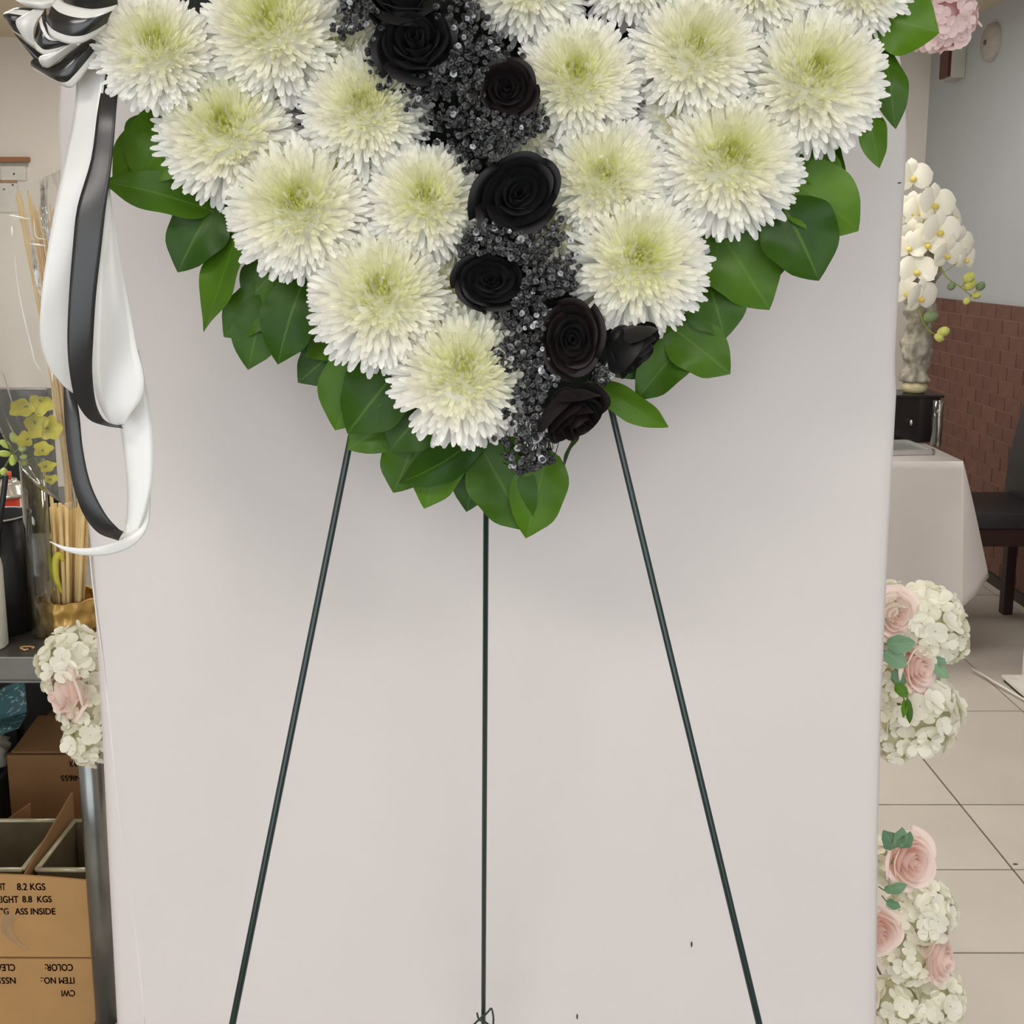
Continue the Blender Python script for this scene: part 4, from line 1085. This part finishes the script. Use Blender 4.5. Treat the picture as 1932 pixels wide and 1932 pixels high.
    M_reed = mat('reed', rgb(226, 199, 142), .6, var=.12, scale=20, rnd=.12)
    for i in range(58):
        if i < 15:                           # thick short canes
            f = i / 14; D = 1.89 + rnd.uniform(-.012, .02)
            pb = P(112 + 42 * f, 1180, D); pb.z = ZT + .012
            pm = P(98 + 66 * f + rnd.uniform(-2, 2), 1000, D); pt = pm + (pm - pb) * rnd.uniform(.22, .36)
            MB().tube([pb, pm, pt], rnd.uniform(.0029, .0040), 7).build('stick', M_reed, t)
        else:                                # thin stalks fanning up
            f = (i - 15) / 42; D = 1.92 + rnd.uniform(-.01, .03)
            pb = P(118 + 34 * f, 1180, D); pb.z = ZT + .012
            pt = P(30 + 80 * f + rnd.uniform(-5, 5), 350 + rnd.uniform(0, 40) + 40 * f, D + rnd.uniform(-.02, .03))
            pm = P(124 + 20 * f, 930, D)
            pts = cat_spline([pb, pm, pm.lerp(pt, .5) + Vector((.006 + .006 * rnd.random(), 0, 0)), pt], 16)
            MB().tube(pts, [.0020 - .0008 * q / 16 for q in range(17)], 6).build('stick', M_reed, t)
    # clear tube vase
    c2 = on_table(84, 1.86)
    zt4 = P(84, 868, 1.86).z - ZT
    MB().lathe(c2, [(.019, 0), (.022, .004), (.022, zt4), (.0206, zt4), (.0206, .008)], 28).build('glass_tube_vase', glass, None, origin=c2, label='tall narrow clear glass tube between black and gold vases', cat='vase')
    # yellow snapdragons in cellophane
    M_yel = mat('yellow_bloom', rgb(208, 200, 78), .55, var=.15, scale=70, rnd=.12); M_bud = mat('lime_bud', rgb(186, 200, 104), .5, var=.12, scale=60)
    def stalk(label, path, blooms, seed):
        r = random.Random(seed); t = thing('snapdragon_stalk', P(*path[0]), label, 'flower', 'yellow snapdragon stalks')
        pts = cat_spline([P(*p) for p in path], 20); MB().tube(pts, .0022, 6).build('stem', M_stem, t)
        for (x, y, w, h_, d, yel) in blooms:
            cc = P(x, y, d); s = mpp(x, y, d); near = min(pts, key=lambda q: (q - cc).length)
            ax = (cc - near).normalized() if (cc - near).length > 1e-4 else Vector((0, 0, 1))
            mb = MB()
            if yel:                           # ruffled open bloom: flared bell of lobes
                vs = []; fs = []; n = 20
                ph = r.uniform(0, 6); Fm = frame((r.uniform(-1.2, 1.2), -1, r.uniform(-.6, .9)))
                for j in range(6):
                    q = j / 5
                    for k in range(n):
                        a = 2 * PI * k / n; rad = (.2 + .8 * q ** 1.3) * (1 + .12 * q * math.sin(5 * a + ph) + .10 * q * math.sin(3 * a + 2 * ph)) * .5
                        vs.append(cc + Fm @ Vector((rad * w * s * math.cos(a), rad * h_ * s * math.sin(a), (q - .5) * .5 * w * s + .06 * w * s * math.sin(10 * a) * q)))
                for j in range(5):
                    for k in range(n): k2 = (k+1) % n; fs.append((j*n+k, j*n+k2, (j+1)*n+k2, (j+1)*n+k))
                fs.append(tuple(range(n - 1, -1, -1)))
                mb.add(vs, fs).build('bloom', M_yel, t)
            else:
                mb.ellipsoid(cc, (w * s * .5, w * s * .5, h_ * s * .5), ax, 10, 7).build('bud', M_bud, t)
            MB().tube([near, cc], .0012, 5).build('pedicel', M_stem, t)
    stalk('yellow snapdragon stalk inside the clear wrap', [(84, 990, 1.87), (78, 900, 1.86), (66, 820, 1.85), (62, 770, 1.84), (70, 745, 1.84)],
          [(45, 768, 46, 34, 1.82, 1), (78, 758, 44, 44, 1.82, 1), (66, 800, 40, 50, 1.825, 1), (92, 808, 40, 46, 1.84, 1), (50, 830, 34, 30, 1.83, 1), (82, 850, 34, 30, 1.84, 1), (96, 905, 24, 18, 1.85, 1), (88, 880, 30, 22, 1.85, 1)], 3)
    stalk('lime budded snapdragon stalk bending left over the black vase', [(86, 980, 1.89), (70, 900, 1.86), (52, 850, 1.85), (30, 852, 1.84), (10, 880, 1.84), (2, 900, 1.84)],
          [(10, 838, 13, 24, 1.83, 0), (26, 826, 14, 24, 1.83, 0), (8, 856, 13, 24, 1.83, 0), (24, 868, 14, 26, 1.83, 0), (7, 890, 14, 24, 1.83, 0), (44, 862, 10, 16, 1.84, 0), (46, 874, 9, 14, 1.84, 0), (42, 846, 14, 24, 1.83, 0)], 4)
    # bits in the gold vase
    sprig('green leaf and stems behind the reed sticks', [(118, 1100, 112, 990, 34, dict(d=.0)), (110, 1060, 100, 1010, 22, dict(d=.01)), (124, 1000, 96, 940, 16)], 70, M_leaf, 1.93, 'leaf_cutting')
    yp = cat_spline([P(118, 1120, 1.88), P(106, 1090, 1.87), (P(104, 1060, 1.87)), P(112, 1046, 1.87), P(120, 1058, 1.875)], 20)
    MB().tube(yp, [.003 + .004 * math.sin(PI * i / 20) for i in range(21)], 8).build('yellow_ribbon_curl', M_yel, None, origin=yp[0], label='curled yellow strip beside the reed sticks above gold vase', cat='ribbon')
    # cellophane cone
    ce = bpy.data.materials.new('cellophane'); ce.use_nodes = True; nt = ce.node_tree
    tr = nt.nodes.new('ShaderNodeBsdfTransparent'); tr.inputs[0].default_value = (.955, .955, .945, 1)
    gl = nt.nodes.new('ShaderNodeBsdfGlossy'); gl.inputs['Roughness'].default_value = .12; lw = nt.nodes.new('ShaderNodeLayerWeight'); lw.inputs[0].default_value = .21
    vd = nt.nodes.new('ShaderNodeBsdfDiffuse'); vd.inputs[0].default_value = (.75, .73, .68, 1); vm = nt.nodes.new('ShaderNodeMixShader'); vm.inputs[0].default_value = .08
    nt.links.new(tr.outputs[0], vm.inputs[1]); nt.links.new(vd.outputs[0], vm.inputs[2])
    mx = nt.nodes.new('ShaderNodeMixShader'); nt.links.new(lw.outputs['Fresnel'], mx.inputs[0]); nt.links.new(vm.outputs[0], mx.inputs[1]); nt.links.new(gl.outputs[0], mx.inputs[2])
    nz = nt.nodes.new('ShaderNodeTexNoise'); nz.inputs['Scale'].default_value = 26; nz.inputs['Detail'].default_value = 3; tc = nt.nodes.new('ShaderNodeTexCoord'); nt.links.new(tc.outputs['Object'], nz.inputs['Vector'])
    bp = nt.nodes.new('ShaderNodeBump'); bp.inputs['Strength'].default_value = .8; bp.inputs['Distance'].default_value = .01; nt.links.new(nz.outputs['Fac'], bp.inputs['Height'])
    nt.links.new(bp.outputs[0], gl.inputs['Normal']); nt.links.new(mx.outputs[0], nt.nodes['Material Output'].inputs[0])
    ctr = cat_spline([P(138, 960, 1.84), P(100, 880, 1.835), P(55, 700, 1.83), P(20, 500, 1.83), P(0, 345, 1.84)], 30)
    rad = np.interp(np.arange(31) / 30, [0, .12, .3, .6, 1], [.006, .024, .055, .085, .105])
    vs = []; fs = []; n = 40
    for i, p in enumerate(ctr):
        for k in range(n):
            a = 2 * PI * k / n
            r = rad[i] * (1 + .09 * math.sin(5 * a + i * .25) + .05 * math.sin(11 * a - i * .4))
            vs.append(p + Vector((r * math.cos(a), .62 * r * math.sin(a), .25 * r * math.cos(a))))
    for i in range(30):
        for k in range(n): k2 = (k+1) % n; fs.append((i*n+k, i*n+k2, (i+1)*n+k2, (i+1)*n+k))
    slv = MB().add(vs, fs).build('cellophane_sleeve', ce, None, origin=ctr[0], label='clear crinkled cellophane cone wrapped round snapdragons and reeds', cat='wrap')
    M_fold_glint = mat('fold_highlight', rgb(236, 236, 230), .08, spec=1.0, coat=.6)  # near-white ridges standing in for highlights on the cellophane folds
    for pl, rr_ in (([(27, 478), (34, 540), (46, 600), (58, 650), (66, 682), (78, 700)], .0014), ([(92, 690), (98, 702), (99, 720)], .0022), ([(18, 406), (56, 414)], .0012),
                    ([(56, 460), (88, 464)], .0014), ([(64, 414), (68, 446), (88, 452)], .001), ([(22, 426), (24, 446)], .0024)):
        MB().tube(cat_spline([P(x, y, 1.768) for x, y in pl], 16), [rr_ * (.25 + .75 * math.sin(PI * (i + .5) / 17)) for i in range(17)], 6).build('fold', M_fold_glint, slv)
    # small wooden ring and clips on the table
    c = on_table(50, 1.79); r = [c + Vector((.010 * math.cos(a) + .004 * math.sin(2*a), .008 * math.sin(a), .0026)) for a in np.linspace(0, 2*PI*.92, 20)]
    MB().tube(r, .0016, 6).build('rubber_band', mat('tan_rubber', rgb(206, 166, 112), .6), None, origin=c, label='tan rubber band lying on steel table by black vase', cat='rubber band')
    # wall notice frame
    t = thing('notice_frame', P(10, 330, WB - .02), 'wood topped notice frame with pinned cards on left of back wall', 'notice board')
    M_wf = mat('brown_wood_frame', rgb(150, 104, 68), .5); M_pp = mat('paper_card', rgb(206, 204, 196), .7); M_pin = mat('pin', rgb(50, 46, 44), .5)
    def rect(x0, y0, x1, y1, d0, d1, name, m):
        a = P(x0, y1, WB); b = P(x1, y0, WB); return MB().box((a.x, WB - d1, a.z), (b.x, WB - d0, b.z)).build(name, m, t, smooth=False)
    rect(-90, 297, 57, 306, .0, .03, 'top_rail', M_wf); rect(-90, 306, 53, 314, .0, .012, 'shadow_strip', mat('rail_shadow_grey', rgb(150, 146, 138), .6))  # grey strip painted as the shade below the top rail
    rect(-60, 338, 32, 346, .0, .014, 'shelf_rail', M_wf)
    for (x0, y0, x1, y1) in ((5, 314, 50, 340), (-80, 312, 2, 338), (-60, 346, 34, 400)):
        rect(x0, y0, x1, y1, .0, .016, 'card', M_pp)
    for (x, y) in ((26, 328), (24, 349), (8, 357)):
        cc = P(x, y, WB - .018); MB().ellipsoid(cc, (.006, .003, .006), None, 8, 5).build('pin', M_pin, t)
left_items()

# ------------------------------------------------------------------ cartons under the table
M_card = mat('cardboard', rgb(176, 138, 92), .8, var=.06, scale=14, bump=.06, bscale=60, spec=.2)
M_card_shade = mat('shaded_cardboard', rgb(138, 104, 70), .8, var=.06, scale=14, spec=.2)  # cardboard tone darkened to stand in for shade under the table
M_ink = mat('box_ink', rgb(52, 34, 24), .8)
def text(s, parent, px, py, D, cap_px, flip=False, align='LEFT', width_px=None):
    cu = bpy.data.curves.new('printed_text', 'FONT'); cu.body = s; cu.size = 1; cu.offset = 0.0
    tmp = bpy.data.objects.new('tmp_text', cu); COL.objects.link(tmp)
    dg = bpy.context.evaluated_depsgraph_get(); me = bpy.data.meshes.new_from_object(tmp.evaluated_get(dg))
    bpy.data.objects.remove(tmp); bpy.data.curves.remove(cu)
    co = np.zeros(len(me.vertices) * 3); me.vertices.foreach_get('co', co); co = co.reshape(-1, 3)
    x0, x1 = co[:, 0].min(), co[:, 0].max(); sc = mpp(px, py, D)
    ky = cap_px * sc / .70; kx = (width_px * sc / (x1 - x0)) if width_px else ky
    X = (co[:, 0] - (x0 if align == 'LEFT' else x1)) * kx; Zz = co[:, 1] * ky
    if flip: X = -X; Zz = -Zz
    org = P(px, py, D)
    pl = world_loc(parent)
    new = np.stack([X + org.x - pl.x, np.full_like(X, D - .0006 - pl.y), Zz + org.z - pl.z], 1)
    me.vertices.foreach_set('co', new.ravel()); me.update()
    bm = bmesh.new(); bm.from_mesh(me)
    for dx, dz in ((-.028 * kx, 0), (.028 * kx, 0), (0, -.018 * ky), (0, .018 * ky)):
        g2 = bmesh.ops.duplicate(bm, geom=list(bm.verts)[:len(co)] + list(bm.edges)[:len(me.edges)] + list(bm.faces)[:len(me.polygons)])
        bmesh.ops.translate(bm, vec=(dx, 0, dz), verts=[v for v in g2['geom'] if isinstance(v, bmesh.types.BMVert)])
    bm.to_mesh(me); bm.free()
    o = obj('printed_text', me, M_ink, parent); o['kind'] = 'stuff'
    return o
def cartons():
    D = 1.815
    zt = P(80, 1655, D).z; zm = P(80, 1806, D).z
    xr = -.815; xl = -1.35
    # lower carton
    t = thing('cardboard_carton', ((xl + xr) / 2, D + .2, 0), 'lower cardboard carton with upside down printing on the floor', 'carton', 'cardboard cartons under the steel table')
    MB().box((xl, D, .001), (xr, D + .42, zm - .004)).build('body', M_card, t, smooth=False, bevel=.002)
    text('COLOR:', t, 137, 1819, D, 14, True, 'LEFT', 52); text('CLEAR', t, 28, 1819, D, 14, True, 'LEFT', 44)
    text('ITEM NO.:', t, 140, 1844, D, 13, True, 'LEFT', 63); text('NS55', t, 29, 1844, D, 13, True, 'LEFT', 34)
    text('CWI', t, 141, 1868, D, 13, True, 'LEFT', 25)
    # upper carton, open, tape on it
    t = thing('cardboard_carton', ((xl + xr) / 2, D + .2, zm), 'open cardboard carton printed with weights, stacked on upside down carton', 'carton', 'cardboard cartons under the steel table')
    z0 = zm
    # front panel slightly bowed at its top edge
    xs_ = np.linspace(xl, xr, 17); vs = []; fs = []
    for x in xs_:
        f = (x - xl) / (xr - xl); zz = zt + .006 - .014 * max(0, (f - .62) / .38) ** 1.6
        for (y, z) in ((D, z0 + .003 * (1 - f)), (D, zz), (D + .004, zz), (D + .004, z0)): vs.append(Vector((x, y, z)))
    for i in range(16):
        for k in range(4): k2 = (k + 1) % 4; fs.append((i*4+k, i*4+k2, (i+1)*4+k2, (i+1)*4+k))
    fs += [(3, 2, 1, 0), (64, 65, 66, 67)]
    MB().add(vs, fs).build('front_panel', M_card, t, smooth=False)
    MB().box((xl, D + .004, z0), (xr, D + .42, z0 + .004)).build('bottom_panel', M_card_shade, t, smooth=False)
    MB().box((xr - .004, D + .004, z0), (xr, D + .42, zt)).build('side_panel', M_card_shade, t, smooth=False)
    MB().box((xl, D + .004, z0), (xl + .004, D + .42, zt)).build('side_panel', M_card_shade, t, smooth=False)
    yb = D + .235
    zf = P(70, 1557, yb).z
    MB().box((xl, yb, z0), (xr, yb + .004, zf)).build('rear_panel', M_card, t, smooth=False)
    # flap leaning out at left rear
    a = P(0, 1556, yb + .01); b = P(58, 1516, yb + .06); c = P(58, 1552, yb + .06); d = P(0, 1575, yb + .01)
    def slab(pts, name, m, par, th=.004):
        n = (pts[1] - pts[0]).cross(pts[2] - pts[0]).normalized() * th
        MB().add(pts + [p + n for p in pts], [(0,1,2,3), (7,6,5,4), (0,4,5,1), (1,5,6,2), (2,6,7,3), (3,7,4,0)]).build(name, m, par, smooth=False)
    slab([a, b, c, d], 'flap', M_card_shade, t)
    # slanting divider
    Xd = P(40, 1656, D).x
    slab([Vector((Xd, D + .006, z0 + .006)), Vector((Xd, yb - .002, z0 + .006)), Vector((Xd, yb - .002, zt + .045)), Vector((Xd, D + .006, zt))], 'divider', M_card_shade, t)
    text('HT', t, -4, 1679, D, 14, False, 'LEFT', 15); text('8.2 KGS', t, 33, 1679, D, 14, False, 'LEFT', 53)
    text('EIGHT', t, -4, 1703, D, 14, False, 'LEFT', 39); text('8.8  KGS', t, 43, 1702, D, 13, False, 'LEFT', 55)
    text('."G', t, -1, 1725, D, 13, False, 'LEFT', 18); text('ASS', t, 29, 1725, D, 13, False, 'LEFT', 24); text('INSIDE', t, 59, 1725, D, 13, False, 'LEFT', 46)
    tp = bpy.data.materials['thin_glass']
    vs = []; fs = []
    pts = [(22, 1722), (12, 1740), (14, 1758), (30, 1776), (52, 1790)]
    for (x, y) in pts:
        q = P(x, y, D - .001); vs += [q + Vector((-.010, -.002, .003)), q + Vector((.002, -.005, 0)), q + Vector((.012, -.0015, -.004))]
    for i in range(len(pts) - 1):
        for k in range(2): fs.append((i*3+k, i*3+k+1, (i+1)*3+k+1, (i+1)*3+k))
    MB().add(vs, fs).build('tape', tp, t)
    # glass vases in the open carton (rims showing)
    M_gr = mat('smoky_glass', rgb(92, 82, 62), .12, spec=.8, var=.1); M_rimg = mat('glass_rim', rgb(168, 158, 130), .1, spec=.9)
    for (X0, X1, lab) in ((xl + .03, Xd - .012, 'square smoky glass vase left of the carton divider'), (Xd + .016, xr - .014, 'square smoky glass vase right of carton divider')):
        ya, yb2 = D + .03, D + .205; zz = zt - .004
        g = thing('glass_vase', ((X0 + X1) / 2, (ya + yb2) / 2, z0 + .005), lab, 'vase', 'glass vases in the open carton')
        MB().box((X0, ya, z0 + .005), (X1, yb2, z0 + .02)).build('base', M_gr, g, smooth=False)
        w = .006
        for lo, hi in (((X0, ya, z0 + .02), (X1, ya + w, zz)), ((X0, yb2 - w, z0 + .02), (X1, yb2, zz)), ((X0, ya + w, z0 + .02), (X0 + w, yb2 - w, zz)), ((X1 - w, ya + w, z0 + .02), (X1, yb2 - w, zz))):
            MB().box(lo, hi).build('side', M_gr, g, smooth=False)
        ring = [Vector((X0, ya, zz)), Vector((X1, ya, zz)), Vector((X1, yb2, zz)), Vector((X0, yb2, zz)), Vector((X0, ya, zz))]
        rm = MB()
        for a_, b_2 in zip(ring[:-1], ring[1:]): rm.tube([a_, b_2], .005, 8)
        rm.build('rim', M_rimg, g, kind='stuff')
    # rear tall carton
    D2 = 2.28
    zc = P(80, 1425, D2).z
    x0 = P(18, 1500, D2).x; x1 = P(240, 1500, D2).x
    t = thing('cardboard_carton', ((x0 + x1) / 2, D2 + .1, 0), 'taller cardboard carton standing in the shade further back', 'carton', 'cardboard cartons under the steel table')
    MB().box((x0, D2, .001), (x1, D2 + .26, zc)).build('body', M_card_shade, t, smooth=False, bevel=.002)
    slab([P(22, 1418, D2 + .002), P(72, 1350, D2 + .16), P(230, 1350, D2 + .16), P(180, 1418, D2 + .002)], 'flap', M_card_shade, t)
    text('AR', t, 147, 1436, D2, 11, True, 'LEFT', 17); text('NI655', t, 152, 1463, D2, 11, True, 'LEFT', 37)
    # teal printed folders on a dark bin
    t = thing('storage_bin', (-1.45, 2.34, 0), 'dark grey storage bin at far left under the table', 'bin')
    zb = P(10, 1500, 2.26).z
    MB().box((-1.6, 2.26, .001), (P(-20, 1500, 2.26).x, 2.42, zb)).build('body', mat('bin_grey', rgb(74, 70, 64), .5), t, smooth=False, bevel=.006)
    MB().box((-1.61, 2.255, zb), (P(-18, 1500, 2.26).x, 2.43, zb + .012)).build('lid', mat('bin_lid', rgb(64, 62, 58), .5), t, smooth=False, bevel=.003)
    t = thing('black_blocker', (-1.35, 2.75, 0), 'black cabinet added to keep the space dark under the steel table', 'blocker')  # added block hiding the bright wall so the under-table space stays dark
    M_cb = mat('blocker_black', rgb(30, 26, 24), .6)
    MB().box((-2.0, 2.66, .001), (-.70, 2.95, .84)).build('body', M_cb, t, smooth=False, bevel=.004)
    for xx in (-1.98, -1.34):
        dd_ = MB().box((xx, 2.645, .03), (xx + .62, 2.66, .82)).build('door', M_cb, t, smooth=False, bevel=.002)
        MB().tube([(xx + (.56 if xx < -1.5 else .06), 2.635, .45), (xx + (.56 if xx < -1.5 else .06), 2.635, .55)], .005, 8).build('handle', mat('blocker_handle', rgb(90, 88, 84), .3, metal=1), dd_)
    # crumpled clear bag
    from mathutils import noise
    zt_ = P(8, 1376, 2.33).z; z0_ = zb + .0125; vs = []; fs = []; n = 28; m = 20; cx = P(-26, 1430, 2.33).x
    for j in range(m + 1):
        th = PI * j / m
        for k in range(n):
            a = 2 * PI * k / n; d = Vector((math.sin(th) * math.cos(a), math.sin(th) * math.sin(a), math.cos(th)))
            r = 1 + .35 * noise.noise(d * 2.6) + .18 * noise.noise(d * 7)
            vs.append(Vector((cx + d.x * .05 * r, 2.33 + d.y * .05 * r, max(z0_, (z0_ + zt_) / 2 + d.z * (zt_ - z0_) / 2 * r))))
    for j in range(m):
        for k in range(n): k2 = (k+1) % n; fs.append((j*n+k, (j+1)*n+k, (j+1)*n+k2, j*n+k2))
    MB().add(vs, fs).build('plastic_bag', mat('crumpled_plastic', rgb(168, 164, 156), .12, spec=.9, var=.25, scale=30), None, origin=(cx, 2.33, z0_),
        label='crumpled shiny plastic bag on the dark storage bin', cat='bag')
    # teal packets resting on the bag
    m_t = bpy.data.materials.new('teal_print'); m_t.use_nodes = True; nt = m_t.node_tree; b = nt.nodes['Principled BSDF']; b.inputs['Roughness'].default_value = .35
    tc = nt.nodes.new('ShaderNodeTexCoord'); wv = nt.nodes.new('ShaderNodeTexNoise'); wv.inputs['Scale'].default_value = 40; wv.inputs['Distortion'].default_value = 3
    cr = nt.nodes.new('ShaderNodeValToRGB'); cr.color_ramp.elements[0].position = .60; cr.color_ramp.elements[0].color = rgb(74, 112, 118); cr.color_ramp.elements[1].position = .66; cr.color_ramp.elements[1].color = rgb(170, 194, 192)
    nt.links.new(tc.outputs['Object'], wv.inputs['Vector']); nt.links.new(wv.outputs['Fac'], cr.inputs[0]); nt.links.new(cr.outputs[0], b.inputs['Base Color'])
    for (q, lab) in (([(-60, 1330), (44, 1282), (49, 1345), (-60, 1372)], 'upper teal printed packet under the steel table'), ([(-60, 1372), (50, 1350), (36, 1374), (-40, 1402)], 'lower teal printed packet under the steel table')):
        d = 2.20 if 'upper' in lab else 2.19
        pts = [P(x, y, d + (.05 if i < 2 else 0)) for i, (x, y) in enumerate(q)]
        n = Vector((0, .006, .002)); mb = MB().add(pts + [p + n for p in pts], [(0,1,2,3), (7,6,5,4), (0,4,5,1), (1,5,6,2), (2,6,7,3), (3,7,4,0)])
        mb.build('printed_packet', m_t, None, smooth=False, origin=pts[3], label=lab, cat='packet')
cartons()
